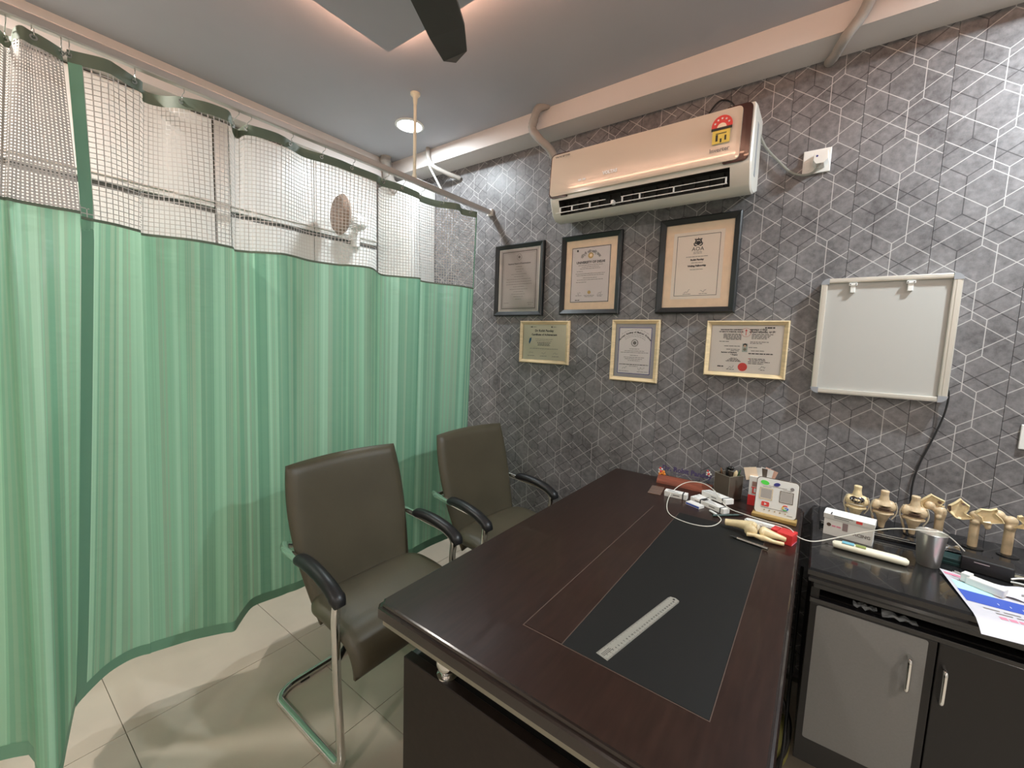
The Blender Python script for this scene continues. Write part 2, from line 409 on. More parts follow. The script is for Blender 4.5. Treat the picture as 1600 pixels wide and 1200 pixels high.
# ceiling fan at rest
fan = thing('ceiling_fan', 'dark ceiling fan with one blade reaching into the top edge of the photo', 'fan', (-.58, .28, 2.2))
bm = bmesh.new(); lathe(bm, [(.012, .26), (.012, .05)], 12); lathe(bm, [(.045, .262), (.05, .25), (.02, .19)], 16)
autosmooth(obj('down_rod', bm, M_fan, fan))
autosmooth(obj('motor_housing', lathe(bmesh.new(), [(.02, .06), (.09, .045), (.11, .01), (.10, -.03), (.05, -.05)], 28), M_fan, fan))
for k in range(3):
    a = math.atan2(.95 - .28, -.945 + .58) + k * 2 * PI / 3
    bm = bmesh.new(); prof = [(.09, .03, .03), (.20, .045, .045), (.45, .058, .05), (.66, .052, .045), (.755, .035, .035), (.765, .0, .0)]
    up = []; dn = []
    for r_, a1, a2 in prof:
        for s_, zz in ((up, .004), (dn, -.004)):
            s_.append([bm.verts.new((r_, -a1, zz + .012)), bm.verts.new((r_, a2, zz - .012))])
    for i in range(len(prof) - 1):
        bm.faces.new((up[i][0], up[i + 1][0], up[i + 1][1], up[i][1])); bm.faces.new((dn[i][1], dn[i + 1][1], dn[i + 1][0], dn[i][0]))
        bm.faces.new((up[i][1], up[i + 1][1], dn[i + 1][1], dn[i][1])); bm.faces.new((dn[i][0], dn[i + 1][0], up[i + 1][0], up[i][0]))
    bm.faces.new((up[0][0], up[0][1], dn[0][1], dn[0][0]))
    xform(bm, Matrix.Rotation(a, 4, 'Z'))
    obj('blade', bm, M_fan, fan)

# downlight fittings
DL_LAB = ['lit round ceiling downlight beside the white support rod']
for i, (x, y, pw, c) in enumerate(DOWNLIGHTS):
    if i == 0:
        d = thing('downlight', DL_LAB[0] if i == 0 else 'round ceiling downlight outside the frame of the photo', 'ceiling light', (x, y, ZC), 0, None if i == 0 else 'downlights out of view')
        autosmooth(obj('rim', lathe(bmesh.new(), [(.080, 0), (.080, -.006), (.068, -.009), (.066, -.001)], 28, caps=False), M_plast, d))
        autosmooth(obj('lens', lathe(bmesh.new(), [(.0655, -.001), (.0655, -.004)], 28), M_lens, d))

# ================================================================ ROOM BEHIND THE CURTAIN
wd = thing('wardrobe', 'pale laminate wardrobe wall with loft doors seen through the curtain net', 'wardrobe', (XL, .4, 0))
obj('carcass', loc_bm(B(XL, -2.585, -1.6, 1.84, 0, 2.44), wd), mat('grey_gap', (.14, .14, .13), .7), wd)
ys = [-1.6, -1.1, -.6, -.1, .385, .868]
for a, b_ in zip(ys, ys[1:]):
    obj('door', loc_bm(B(-2.585, -2.565, a + .002, b_ - .002, .08, 1.972, bev=.002, seg=1), wd), M_laminate, wd)
    obj('loft_door', loc_bm(B(-2.585, -2.565, a + .002, b_ - .002, 2.0, 2.43, bev=.002, seg=1), wd), M_laminate, wd)
obj('filler_strip', loc_bm(B(-2.585, -2.560, .874, .935, .08, 2.43), wd), M_alu, wd)
for a, b_ in ((.94, 1.39), (1.394, 1.838)):
    obj('door', loc_bm(B(-2.585, -2.565, a, b_, .08, 1.972, bev=.002, seg=1), wd), M_laminate, wd)
    obj('loft_door', loc_bm(B(-2.585, -2.565, a, b_, 2.0, 2.43, bev=.002, seg=1), wd), M_laminate, wd)
obj('shelf_line', loc_bm(B(-2.585, -2.558, -1.6, 1.838, 2.024, 2.028), wd), M_alu, wd)

wc = thing('wall_cabinet', 'white wall cabinet in the corner behind the curtain rail', 'cabinet', (-2.38, 1.95, 1.5))
obj('body', loc_bm(B(-2.56, -2.205, 1.86, 2.047, 1.5, 2.402, bev=.004), wc), M_laminate, wc)
obj('door', loc_bm(B(-2.555, -2.385, 1.842, 1.86, 1.51, 2.39, bev=.002), wc), M_laminate, wc)
obj('door', loc_bm(B(-2.380, -2.210, 1.842, 1.86, 1.51, 2.39, bev=.002), wc), M_laminate, wc)

wf = thing('wall_fan', 'brown and white wall fan blurred behind the curtain net', 'fan', (-2.35, 1.50, 2.08))
bm = lathe(bmesh.new(), [(.02, .09), (.10, .082), (.118, .06), (.10, .04), (.02, .03)], 28)
xform(bm, Matrix.Rotation(PI / 2, 4, 'X') @ Matrix.Identity(4)); xform(bm, Matrix.Rotation(math.radians(-8), 4, 'Z'))
autosmooth(obj('fan_disc', bm, M_brnd, wf))
bm = bmesh.new()
for k in range(14):
    a = 2 * PI * k / 14
    tube(bm, smooth_path([(.03 * math.cos(a), .06, .03 * math.sin(a)), (.10 * math.cos(a), -.05, .10 * math.sin(a)), (.135 * math.cos(a), 0, .135 * math.sin(a)), (.10 * math.cos(a), .04, .10 * math.sin(a))], 3), .0012, 5)
xform(bm, Matrix.Rotation(math.radians(-8), 4, 'Z')); o = obj('cage', bm, M_plast, wf); o['kind'] = 'stuff'
bm = bmesh.new(); ellipsoid(bm, (-.07, .09, 0), (.06, .06, .055)); tube(bm, [(-.10, .13, 0), (-.20, .16, -.02)], .02, 12)
autosmooth(obj('motor', bm, M_plast, wf))
autosmooth(obj('wall_bracket', tube(bmesh.new(), [(-.21, .165, .05), (-.21, .165, -.12)], .03, 14), M_plast, wf))

# ================================================================ CURTAIN
MAIN = [
    (-1.720,0.246, -1.679,0.246, -1.758,0.172), (-1.713,0.262, -1.685,0.264, -1.784,0.189), (-1.687,0.316, -1.692,0.311, -1.852,0.255),
    (-1.699,0.346, -1.707,0.342, -1.877,0.309), (-1.725,0.384, -1.721,0.366, -1.876,0.348), (-1.739,0.406, -1.735,0.384, -1.863,0.374),
    (-1.792,0.420, -1.777,0.396, -1.864,0.381), (-1.784,0.460, -1.756,0.445, -1.847,0.437), (-1.739,0.498, -1.726,0.500, -1.829,0.490),
    (-1.706,0.550, -1.716,0.556, -1.801,0.544), (-1.696,0.594, -1.721,0.595, -1.780,0.580), (-1.705,0.630, -1.732,0.635, -1.762,0.608),
    (-1.782,0.667, -1.778,0.658, -1.791,0.637), (-1.818,0.693, -1.778,0.670, -1.836,0.678), (-1.764,0.696, -1.768,0.688, -1.864,0.709),
    (-1.747,0.706, -1.757,0.706, -1.871,0.732), (-1.735,0.725, -1.738,0.716, -1.869,0.757), (-1.718,0.782, -1.693,0.764, -1.857,0.826),
    (-1.722,0.819, -1.677,0.785, -1.855,0.859), (-1.741,0.865, -1.687,0.833, -1.848,0.890), (-1.757,0.916, -1.716,0.904, -1.847,0.944),
    (-1.740,0.991, -1.712,0.967, -1.845,1.014), (-1.730,1.054, -1.693,1.025, -1.825,1.082), (-1.731,1.125, -1.653,1.060, -1.801,1.140),
    (-1.727,1.231, -1.630,1.140, -1.764,1.225), (-1.753,1.285, -1.749,1.276, -1.750,1.261), (-1.737,1.359, -1.724,1.352, -1.721,1.327),
    (-1.740,1.495, -1.666,1.444, -1.686,1.425), (-1.768,1.536, -1.732,1.511, -1.686,1.452), (-1.756,1.639, -1.724,1.617, -1.692,1.559),
    (-1.694,1.739, -1.684,1.715, -1.684,1.677), (-1.730,1.813, -1.671,1.763, -1.678,1.724), (-1.697,1.903, -1.675,1.862, -1.670,1.808)]
NEAR = [
    (-1.670,-.30, -1.60,-.30, -1.70,-.33), (-1.70,-.16, -1.56,-.16, -1.66,-.20),
    (-1.670,0.062, -1.553,0.025, -1.691,-0.043), (-1.709,0.090, -1.588,0.062, -1.692,-0.012), (-1.739,0.120, -1.603,0.088, -1.684,0.020),
    (-1.764,0.137, -1.612,0.100, -1.653,0.063), (-1.782,0.148, -1.615,0.106, -1.632,0.075), (-1.712,0.150, -1.605,0.112, -1.533,0.072),
    (-1.686,0.161, -1.615,0.130, -1.483,0.081), (-1.694,0.178, -1.615,0.164, -1.478,0.105), (-1.696,0.193, -1.613,0.189, -1.593,0.133),
    (-1.707,0.215, -1.606,0.211, -1.704,0.158), (-1.723,0.238, -1.607,0.235, -1.778,0.176)]
ZH, ZS, ZB = 2.085, 1.67, .20
class Cloth:
    def __init__(s, ctrl, step=.007):
        rows = []
        for k in range(3):
            rows.append(smooth_path([(c[2 * k], c[2 * k + 1], 0) for c in ctrl], 8))
        n = len(rows[0]); u = [0]
        for i in range(1, n): u.append(u[-1] + (rows[1][i] - rows[1][i - 1]).length)
        s.rows = rows; s.u = u; s.L = u[-1]
    def at(s, u, z):
        u = min(max(u, 0), s.L); lo, hi = 0, len(s.u) - 1
        while hi - lo > 1:
            mid = (lo + hi) // 2
            if s.u[mid] <= u: lo = mid
            else: hi = mid
        t = (u - s.u[lo]) / max(s.u[hi] - s.u[lo], 1e-9)
        P = [r[lo].lerp(r[hi], t) for r in s.rows]
        if z >= ZS: f = (z - ZS) / (ZH - ZS); p = P[1].lerp(P[0], f)
        else: f = (z - ZB) / (ZS - ZB); p = P[2].lerp(P[1], f ** .9 if f > 0 else f)
        return Vector((p.x, p.y, z))
    def sheet(s, z0f, z1f, nz, u0=0, u1=None, du=.008, off=0):
        u1 = s.L if u1 is None else u1; n = max(int((u1 - u0) / du), 1); bm = bmesh.new(); uvl = bm.loops.layers.uv.new('UVMap')
        g = []
        for i in range(n + 1):
            u = u0 + (u1 - u0) * i / n; a = z0f(u) if callable(z0f) else z0f; b = z1f(u) if callable(z1f) else z1f
            g.append([(bm.verts.new(s.at(u, a + (b - a) * j / nz) + Vector((off, 0, 0))), u, a + (b - a) * j / nz) for j in range(nz + 1)])
        for i in range(n):
            for j in range(nz):
                q = (g[i][j], g[i + 1][j], g[i + 1][j + 1], g[i][j + 1])
                f = bm.faces.new([x[0] for x in q])
                for l, x in zip(f.loops, q): l[uvl].uv = (x[1], x[2])
        return bm
    def net(s, pitch, wire, zt, zb):
        bm = bmesh.new(); nrow = int((zt - zb) / pitch); du = .007; n = int(s.L / du)
        for j in range(nrow + 1):
            z = zb + (zt - zb) * j / nrow; pr = None
            for i in range(n + 1):
                u = s.L * i / n
                q = (bm.verts.new(s.at(u, z - wire / 2)), bm.verts.new(s.at(u, z + wire / 2)))
                if pr: bm.faces.new((pr[0], q[0], q[1], pr[1]))
                pr = q
        nc = int(s.L / pitch)
        for i in range(nc + 1):
            u = s.L * i / nc; pr = None
            for j in range(9):
                z = zb + (zt - zb) * j / 8
                q = (bm.verts.new(s.at(u - wire / 2, z)), bm.verts.new(s.at(u + wire / 2, z)))
                if pr: bm.faces.new((pr[0], pr[1], q[1], q[0]))
                pr = q
        return bm
def make_curtain(ctrl, label, hooks, pitch, wire, edge_band, hem_u0=0):
    t = thing('curtain', label, 'curtain', (0, 0, 0)); c = Cloth(ctrl)
    dip = lambda u: 0
    obj('striped_fabric', c.sheet(ZB + .04, ZS, 14), M_fabric, t, smooth=True)
    obj('bottom_hem', c.sheet(ZB, ZB + .042, 1, off=.0015), M_hem, t, smooth=True)
    obj('seam', c.sheet(ZS - .004, ZS + .004, 1, off=.002), M_band, t, smooth=True)
    obj('net_panel', c.net(pitch, wire, ZH, ZS), M_gmesh, t)
    obj('header_band', c.sheet(ZH - .002, ZH + .034, 1, off=.001), M_band, t, smooth=True)
    if edge_band:
        for (a, b_) in edge_band:
            obj('edge_band', c.sheet(ZB, ZH, 16, u0=a if a >= 0 else c.L + a, u1=b_ if b_ > 0 else c.L + b_, off=.002), M_hem, t, smooth=True)
    for (hy, hz) in hooks:
        # nearest cloth point to the hook
        best = min(range(0, 400), key=lambda i: abs(c.at(c.L * i / 399, ZH).y - hy)); p = c.at(c.L * best / 399, ZH + .022)
        h = obj('hook', tube(bmesh.new(), smooth_path([(-1.71, hy, 2.137), (-1.708, hy, 2.125), (p.x + .012, p.y, p.z + .014), (p.x + .016, p.y, p.z + .002), (p.x + .004, p.y, p.z - .003)], 4), .0014, 6), M_chrome, t, smooth=True)
        bm = bmesh.new(); lathe(bm, [(.0075, 0), (.0075, .002), (.004, .002), (.004, 0)], 14, caps=False); xform(bm, Matrix.Translation(p + Vector((.002, 0, -.003))) @ Matrix.Rotation(PI / 2, 4, 'Y'))
        obj('eyelet', bm, M_steel, h)
    return t
make_curtain(MAIN, 'long green striped curtain with white net top hanging to the far wall', [(.25, 0), (.385, 0), (.504, 0), (.66, 0), (.70, 0), (.847, 0), (.977, 0), (1.112, 0), (1.29, 0), (1.387, 0), (1.51, 0), (1.665, 0), (1.86, 0)],   .0142, .0025, [(0, .028), (-.008, 0)])
make_curtain(NEAR, 'short green curtain bunched forward at the left edge of the photo', [(-.2, 0), (-.02, 0), (.14, 0), (.183, 0), (.235, 0)], .0080, .0042, None)

rail = thing('curtain_rail', 'grey metal curtain rail running above the green curtains', 'curtain rail', (-1.71, .5, 2.137))
obj('track', loc_bm(B(-1.722, -1.698, -1.9, 2.035, 2.137, 2.163, bev=.003), rail), M_rail, rail)
obj('end_bracket', loc_bm(B(-1.728, -1.692, 2.030, 2.050, 2.130, 2.170, bev=.002), rail), M_plast, rail)
bm = bmesh.new(); lathe(bm, [(.008, 0), (.008, .36)], 14, (-1.71, 1.445, 2.163)); lathe(bm, [(.011, 0), (.011, .02)], 14, (-1.71, 1.445, 2.163))
autosmooth(obj('support_rod', loc_bm(bm, rail), M_cream, rail))
autosmooth(obj('ceiling_flange', loc_bm(lathe(bmesh.new(), [(.009, -.05), (.012, -.02), (.024, -.008), (.024, 0)], 18, (-1.71, 1.445, ZC)), rail), M_cream, rail))

# ================================================================ DUCTS AND PIPES AT THE CEILING
def pipe(name, pts, r, m, label, cat, seg=12, wob=0, sub=8):
    P = smooth_path(pts, sub); rr = [r * (1 + wob * random.uniform(-1, 1)) for _ in P] if wob else r
    o = autosmooth(obj(name, tube(bmesh.new(), P, rr, seg), m), 60); tag(o, label, cat); return o
pipe('wrapped_pipe', [(-1.228, 1.895, 2.57), (-1.262, 1.86, 2.545), (-1.285, 1.86, 2.50), (-1.30, 1.87, 2.46), (-1.265, 1.885, 2.41), (-1.222, 1.93, 2.36), (-1.205, 1.985, 2.29)], .021, M_duct, 'taped pipe bending from the ceiling down behind the air conditioner', 'pipe', wob=.06)
pipe('wrapped_pipe', [(.045, 1.885, 2.575), (.028, 1.870, 2.53), (.005, 1.885, 2.485), (-.03, 1.90, 2.445), (-.058, 1.985, 2.44), (-.075, 2.045, 2.455)], .017, M_duct, 'taped pipe crossing the soffit at the upper right', 'pipe', wob=.05)
pipe('flexible_duct', [(-2.44, 1.82, 2.575), (-2.445, 1.82, 2.53), (-2.44, 1.83, 2.47), (-2.42, 1.84, 2.40), (-2.36, 1.86, 2.33)], .034, M_duct, 'grey flexible duct leaving the ceiling behind the curtain rail', 'duct', wob=.12)
pipe('wrapped_pipe', [(-2.10, 1.88, 2.565), (-2.095, 1.88, 2.50), (-2.07, 1.90, 2.45), (-2.02, 1.97, 2.42), (-1.97, 2.04, 2.40)], .014, M_duct, 'pale pipe curving from the corner ceiling to the wall behind the support rod', 'pipe', wob=.04)
pipe('ceiling_wire', [(-2.12, 1.89, 2.565), (-2.09, 1.88, 2.46), (-2.04, 1.90, 2.36), (-2.02, 1.96, 2.27)], .006, M_cable, 'thin white wire beside the pipe in the corner', 'wire')

# ================================================================ AIR CONDITIONER
ac = thing('air_conditioner', 'white split air conditioner with glossy beige panel high on the patterned wall', 'air conditioner', (-.72, 2.05, 2.0))
AX0, AX1 = -1.168, -.278
prof = [(2.049, 2.305), (1.90, 2.305), (1.868, 2.298), (1.856, 2.085), (1.858, 2.072), (1.886, 2.008), (1.910, 1.990), (1.96, 1.988), (2.049, 2.022)]
OX0, OX1 = -1.118, -.352
bm = bmesh.new()
xsec = [AX0, AX0 + .006, OX0, OX1, AX1 - .006, AX1]; rings = []
cy = 1.97; cz = 2.13
for i, x in enumerate(xsec):
    k = .955 if i in (0, 5) else 1.0
    rings.append([bm.verts.new((x, y if y > 2.04 else cy + (y - cy) * k, cz + (z - cz) * k)) for y, z in prof])
n = len(prof)
for i in range(5):
    for j in range(n):
        if i == 2 and j == 4: continue
        bm.faces.new((rings[i][j], rings[i][(j + 1) % n], rings[i + 1][(j + 1) % n], rings[i + 1][j]))
bm.faces.new(rings[0]); bm.faces.new(rings[-1][::-1]); bmesh.ops.recalc_face_normals(bm, faces=bm.faces)
autosmooth(obj('housing', loc_bm(bm, ac), M_acw, ac), 35)
bm = bmesh.new()   # outlet cavity
a0, a1 = (1.858, 2.072), (1.886, 2.008); b0, b1 = (1.93, 2.085), (1.94, 2.02)
v = [bm.verts.new((x, y, z)) for x in (OX0, OX1) for (y, z) in (a0, a1, b1, b0)]
for f in ((0, 3, 7, 4), (1, 5, 6, 2), (3, 2, 6, 7), (0, 1, 2, 3), (4, 7, 6, 5)): bm.faces.new([v[i] for i in f])
obj('air_outlet', loc_bm(bm, ac), M_dark, ac)
# glossy front panel (gently curved), brown side trims
def panel_strip(x0, x1, off, rad_l, rad_r, z0=2.092, z1=2.292):
    w_ = x1 - x0; h_ = z1 - z0; poly = []
    for (px_, pz_) in rrect(w_, h_, .001): pass
    pts2 = []
    for (sx, sy, a_, r_) in ((1, 1, 0, rad_r), (-1, 1, 90, rad_l), (-1, -1, 180, rad_l), (1, -1, 270, rad_r)):
        for k in range(7):
            t = math.radians(a_ + 90 * k / 6); pts2.append(((x0 + x1) / 2 + sx * (w_ / 2 - r_) + r_ * math.cos(t), (z0 + z1) / 2 + sy * (h_ / 2 - r_) + r_ * math.sin(t)))
    yf = lambda z: 1.856 + .012 * ((z - 2.085) / .21) - .008 * math.sin(PI * (z - 2.085) / .21)
    return prism(bmesh.new(), pts2, lambda a, b: (a, yf(b) - off, b), lambda a, b: (a, yf(b) + .01, b))
obj('side_trim', loc_bm(panel_strip(AX0 - .001, AX0 + .10, .0075, .022, .005, 2.084, 2.299), ac), M_acbr, ac)
obj('side_trim', loc_bm(panel_strip(AX1 - .10, AX1 - .010, .0075, .005, .022, 2.084, 2.299), ac), M_acbr, ac)
obj('front_panel', loc_bm(panel_strip(AX0 + .006, AX1 - .043, .012, .018, .018), ac), M_acp, ac)
bm = bmesh.new()   # louvre
yl, zl = 1.858, 2.022
box(bm, OX0 - .010, OX1 - .004, yl - .006, yl - .002, zl - .012, zl - .009)
for (s0, s1, xs_) in ((OX0 + .010, -.865, (-1.105, -1.04, -.945)), (-.790, OX1 - .006, (-.785, -.705, -.560, -.362))):
    box(bm, s0, s1, yl - .006, yl - .003, zl + .012, zl + .0145)
    for x in xs_: box(bm, x - .002, x + .003, yl - .006, yl + .002, zl - .010, zl + .013)
box(bm, -.838, -.826, yl - .004, yl + .02, zl - .010, zl + .006)
obj('louvre', loc_bm(bm, ac), M_plast, ac)
for k in range(14):
    x = OX0 + .03 + (OX1 - OX0 - .06) * k / 13; obj('air_vane', loc_bm(B(x, x + .002, 1.905, 1.93, 2.025, 2.075), ac), M_dark, ac)
YA = 1.8405
rX = Matrix.Rotation(PI / 2, 4, 'X')
def wt(x, y, z): return Matrix.Translation((x, y, z)) @ rX
L0 = Matrix.Translation(-Vector(ac.location))
text('maker_text', 'VOLTAS', .019, L0 @ wt(-.845, YA - .0005, 2.150), M_letter, ac, bold=.0012)
text('maker_text', 'VOLTAS BEYOND', .010, L0 @ wt(-1.095, YA, 2.272), M_ink, ac, bold=.0003)
text('display_text', '888  888', .011, L0 @ wt(-.985, YA - .0005, 2.142), M_letter, ac, bold=.0007)
text('inverter_text', 'Inverter', .022, L0 @ wt(-.392, YA, 2.140), M_inkg, ac, bold=.0003)
lb = obj('energy_label', loc_bm(B(-.420, -.358, YA - .0008, YA + .0005, 2.163, 2.215), ac), M_yellow, ac)
bm = bmesh.new(); pts2 = [(.037 * math.cos(PI * k / 16 - .12 * (1 - k / 8)), .037 * math.sin(PI * k / 16)) for k in range(17)]
prism(bm, [(.037 * math.cos(math.radians(-15 + 210 * k / 18)), .037 * math.sin(math.radians(-15 + 210 * k / 18))) for k in range(19)], lambda a, b: (-.388 + a, YA - .0022, 2.228 + b), lambda a, b: (-.388 + a, YA, 2.228 + b))
obj('star_dial', loc_bm(bm, ac), M_inkr, lb)
bm = bmesh.new()
prism(bm, [(.017 * math.cos(math.radians(180 * k / 12)), .017 * math.sin(math.radians(180 * k / 12))) for k in range(13)], lambda a, b: (-.388 + a, YA - .0028, 2.220 + b), lambda a, b: (-.388 + a, YA, 2.220 + b))
obj('dial_centre', loc_bm(bm, ac), M_mount, lb)
obj('label_text', loc_bm(B(-.425, -.352, YA - .0030, YA, 2.212, 2.221), ac), M_dark, lb)
bm = bmesh.new()
for a in (25, 58, 90, 122, 155):
    ca = -.388 + .027 * math.cos(math.radians(a)); sa = 2.226 + .027 * math.sin(math.radians(a))
    prism(bm, [((.0048 if k % 2 == 0 else .002) * math.sin(k * PI / 5), (.0048 if k % 2 == 0 else .002) * math.cos(k * PI / 5)) for k in range(10)], lambda x, z: (ca + x, YA - .003, sa + z), lambda x, z: (ca + x, YA, sa + z))
obj('stars', loc_bm(bm, ac), M_paperw, lb)
bm = bmesh.new(); box(bm, -.408, -.370, YA - .0014, YA, 2.198, 2.201); box(bm, -.408, -.400, YA - .0014, YA, 2.172, 2.196); box(bm, -.376, -.370, YA - .0014, YA, 2.172, 2.190); box(bm, -.392, -.386, YA - .0014, YA, 2.166, 2.180)
obj('label_lines', loc_bm(bm, ac), M_dark, lb)
bm = bmesh.new(); box(bm, AX1 - .0035, AX1 + .0015, 1.925, 1.955, 2.05, 2.25, bev=.002)
obj('side_vent', loc_bm(bm, ac), M_gplast, ac)

pc = pipe('power_cord', [(-.285, 2.03, 2.25), (-.258, 2.035, 2.19), (-.211, 2.035, 2.128), (-.164, 2.035, 2.075), (-.121, 2.03, 2.052), (-.088, 2.02, 2.054), (-.068, 2.00, 2.078)], .0045, mat('grey_cord', (.30, .31, .28), .5), 'grey cord', 'cord')
del pc['category']; del pc['label']; pc['label'] = 'grey power cord'; pc.parent = ac; pc.matrix_parent_inverse = Matrix.Translation(-Vector(ac.location))
pipe('loose_cable', [(-.50, 2.043, 2.33), (-.485, 2.043, 2.39), (-.445, 2.043, 2.427), (-.40, 2.043, 2.405), (-.36, 2.043, 2.33)], .003, M_cableb, 'thin dark cable looping above the right end of the air conditioner', 'cable')
so = thing('wall_socket', 'square white wall socket plate right of the air conditioner', 'socket', (-.082, 2.05, 2.10))
obj('plate', B(-.044, .044, -.008, 0, -.044, .044, bev=.002), M_plast, so)
obj('switch', B(-.035, -.020, -.011, -.008, -.03, 0, bev=.001), M_plast, so)
pl = thing('power_plug', 'bulky white plug pushed into the socket beside the air conditioner', 'plug', (-.068, 2.04, 2.098))
bm = prism(bmesh.new(), [(-.025, .024), (.022, .026), (.025, -.012), (.012, -.027), (-.016, -.027), (-.026, -.012)], lambda a, b: (a, 0, b), lambda a, b: (a * .85, -.045, b * .85))
obj('plug_body', bm, M_plast, pl)
obj('plug_mark', prism(bmesh.new(), [(.004 * math.cos(k), .004 * math.sin(k)) for k in (0, 1, 2, 3, 4, 5)], lambda a, b: (a - .012, -.0455, b + .004), lambda a, b: (a - .012, -.044, b + .004)), M_navy, pl)

# ================================================================ FRAMED CERTIFICATES
def cert(x0, x1, z0, z1, label, fw, fd, fm, mount, mm, paper_m, build, fy=YB):
    t = thing('picture_frame', label, 'framed certificate', ((x0 + x1) / 2, fy, (z0 + z1) / 2))
    W, H = (x1 - x0) / 2, (z1 - z0) / 2
    bm = bmesh.new()
    O = [(-W, -H), (W, -H), (W, H), (-W, H)]; I = [(-W + fw, -H + fw), (W - fw, -H + fw), (W - fw, H - fw), (-W + fw, H - fw)]
    Rr = [(-W + fw * .22, -H + fw * .22), (W - fw * .22, -H + fw * .22), (W - fw * .22, H - fw * .22), (-W + fw * .22, H - fw * .22)]
    lay = []
    for ring, y in ((O, 0), (O, -fd * .75), (Rr, -fd), (I, -fd * .55), (I, 0)):
        lay.append([bm.verts.new((a, y, b)) for a, b in ring])
    for A_, B_ in zip(lay, lay[1:]):
        for k in range(4): bm.faces.new((A_[k], A_[(k + 1) % 4], B_[(k + 1) % 4], B_[k]))
    bmesh.ops.recalc_face_normals(bm, faces=bm.faces)
    obj('frame', bm, fm, t)
    iw, ih = W - fw, H - fw
    back = obj('mount' if mm else 'backing', B(-iw - .002, iw + .002, -.006, -.001, -ih - .002, ih + .002), mm or paper_m, t)
    pw, ph = iw - mount[0], ih - mount[1]
    p = obj('certificate', B(-pw, pw, -.0068, -.006, -ph, ph), paper_m, t)
    build(t, p, pw, ph, -.0070)
    obj('glass', B(-iw, iw, -.0105, -.0090, -ih, ih), M_glass, t)
    return t
def lines(p, rows, y, m, name='printed_lines', h=.0022):
    """rows: (z, centre x, half width): word-like dashes too small to read in the photo"""
    bm = bmesh.new(); rnd = random.Random(len(rows) * 7 + int(abs(rows[0][0]) * 1e4))
    for z, cx, hw in rows:
        x = cx - hw
        while x < cx + hw - .002:
            w_ = min(rnd.uniform(.006, .018), cx + hw - x); box(bm, x, x + w_, y - .0003, y, z - h / 2, z + h / 2); x += w_ + .0022
    return obj(name, bm, m, p)
def outline(p, w_, h_, y, m, t_=.0016, name='border'):
    bm = bmesh.new()
    box(bm, -w_, w_, y - .0003, y, h_ - t_, h_); box(bm, -w_, w_, y - .0003, y, -h_, -h_ + t_)
    box(bm, -w_, -w_ + t_, y - .0003, y, -h_, h_); box(bm, w_ - t_, w_, y - .0003, y, -h_, h_)
    return obj(name, bm, m, p)
def disc(p, name, cx, cz, r, y, m, n=24, ring=None):
    bm = bmesh.new()
    if ring:
        tube(bm, [(cx + r * math.cos(2 * PI * k / n), y, cz + r * math.sin(2 * PI * k / n)) for k in range(n + 1)], ring, 5, caps=False)
    else:
        prism(bm, [(cx + r * math.cos(2 * PI * k / n), cz + r * math.sin(2 * PI * k / n)) for k in range(n)], lambda a, b: (a, y - .0006, b), lambda a, b: (a, y, b))
    return obj(name, bm, m, p)
def squiggle(p, cx, cz, w_, y, m, seed=1, name='signature'):
    r = random.Random(seed); pts = [(cx - w_ / 2 + w_ * k / 7, y, cz + r.uniform(-.006, .006) + .006 * k / 7) for k in range(8)]
    return obj(name, tube(bmesh.new(), smooth_path(pts, 4), .0006, 5), m, p)
def T1(p, s, size, x, z, y, m, bold=.0004, name='printed_text'):
    return text(name, s, size, wt(x, y, z), m, p, bold=bold)

def b1(t, p, w_, h_, y):
    outline(p, w_ - .012, h_ - .010, y, M_inkg, .006, 'ornate_border'); outline(p, w_ - .024, h_ - .022, y, M_inkg, .001, 'inner_border')
    disc(p, 'emblem', 0, h_ - .045, .017, y, M_inkg, ring=.0009); disc(p, 'emblem_core', 0, h_ - .045, .008, y, M_inkg)
    T1(p, 'National Board of Examinations', .0125, 0, h_ - .082, y, M_ink, .0002)
    rows = [(h_ - .10 - .0145 * k, 0, hw) for k, hw in enumerate((.02, .03, .02, .055, .035, .088, .092, .092, .04, .065, .035, .05, .035, .022))]
    lines(p, rows, y, M_inkg); lines(p, [(-h_ + .045, -w_ + .05, .02), (-h_ + .045, w_ - .05, .02), (-h_ + .035, w_ - .05, .015)], y, M_inkg, 'footer_lines')
def b2(t, p, w_, h_, y):
    outline(p, w_ - .001, h_ - .001, y, M_ink, .003)
    items = []; arc_text(items, 'दिल्ली विश्वविद्यालय', .018, 0, h_ - .088, .062, -.95, .95, y, M_ink); join_text('arched_title', items, M_ink, p)
    disc(p, 'gold_emblem', 0, h_ - .046, .015, y, M_gold); disc(p, 'emblem_core', .001, h_ - .045, .008, y - .0006, M_mount)
    T1(p, 'UNIVERSITY OF DELHI', .0165, 0, h_ - .080, y, M_ink, .0006)
    lines(p, [(h_ - .094, 0, .07), (h_ - .103, 0, .05), (h_ - .112, 0, .06), (h_ - .125, -.06, .018), (h_ - .138, 0, .085), (h_ - .147, 0, .078), (h_ - .160, 0, .04), (h_ - .170, 0, .075), (h_ - .182, -.05, .03)], y, M_inkg)
    disc(p, 'small_emblem', 0, -h_ + .052, .009, y, M_gold)
    lines(p, [(-h_ + .036, -.062, .018), (-h_ + .036, 0, .03), (-h_ + .036, .062, .016), (-h_ + .030, 0, .024), (-h_ + .030, .062, .014)], y, M_inkg, 'footer_lines')
    lines(p, [(-h_ + .012, -.068, .013)], y, M_ink, 'serial_number', .004)
    squiggle(p, -.06, -h_ + .045, .02, y, M_inkg, 2); squiggle(p, .06, -h_ + .045, .02, y, M_inkg, 3)
    bm = box(bmesh.new(), -.082, -.072, y - .0003, y, h_ - .022, h_ - .012); obj('stamp', bm, M_ink, p)
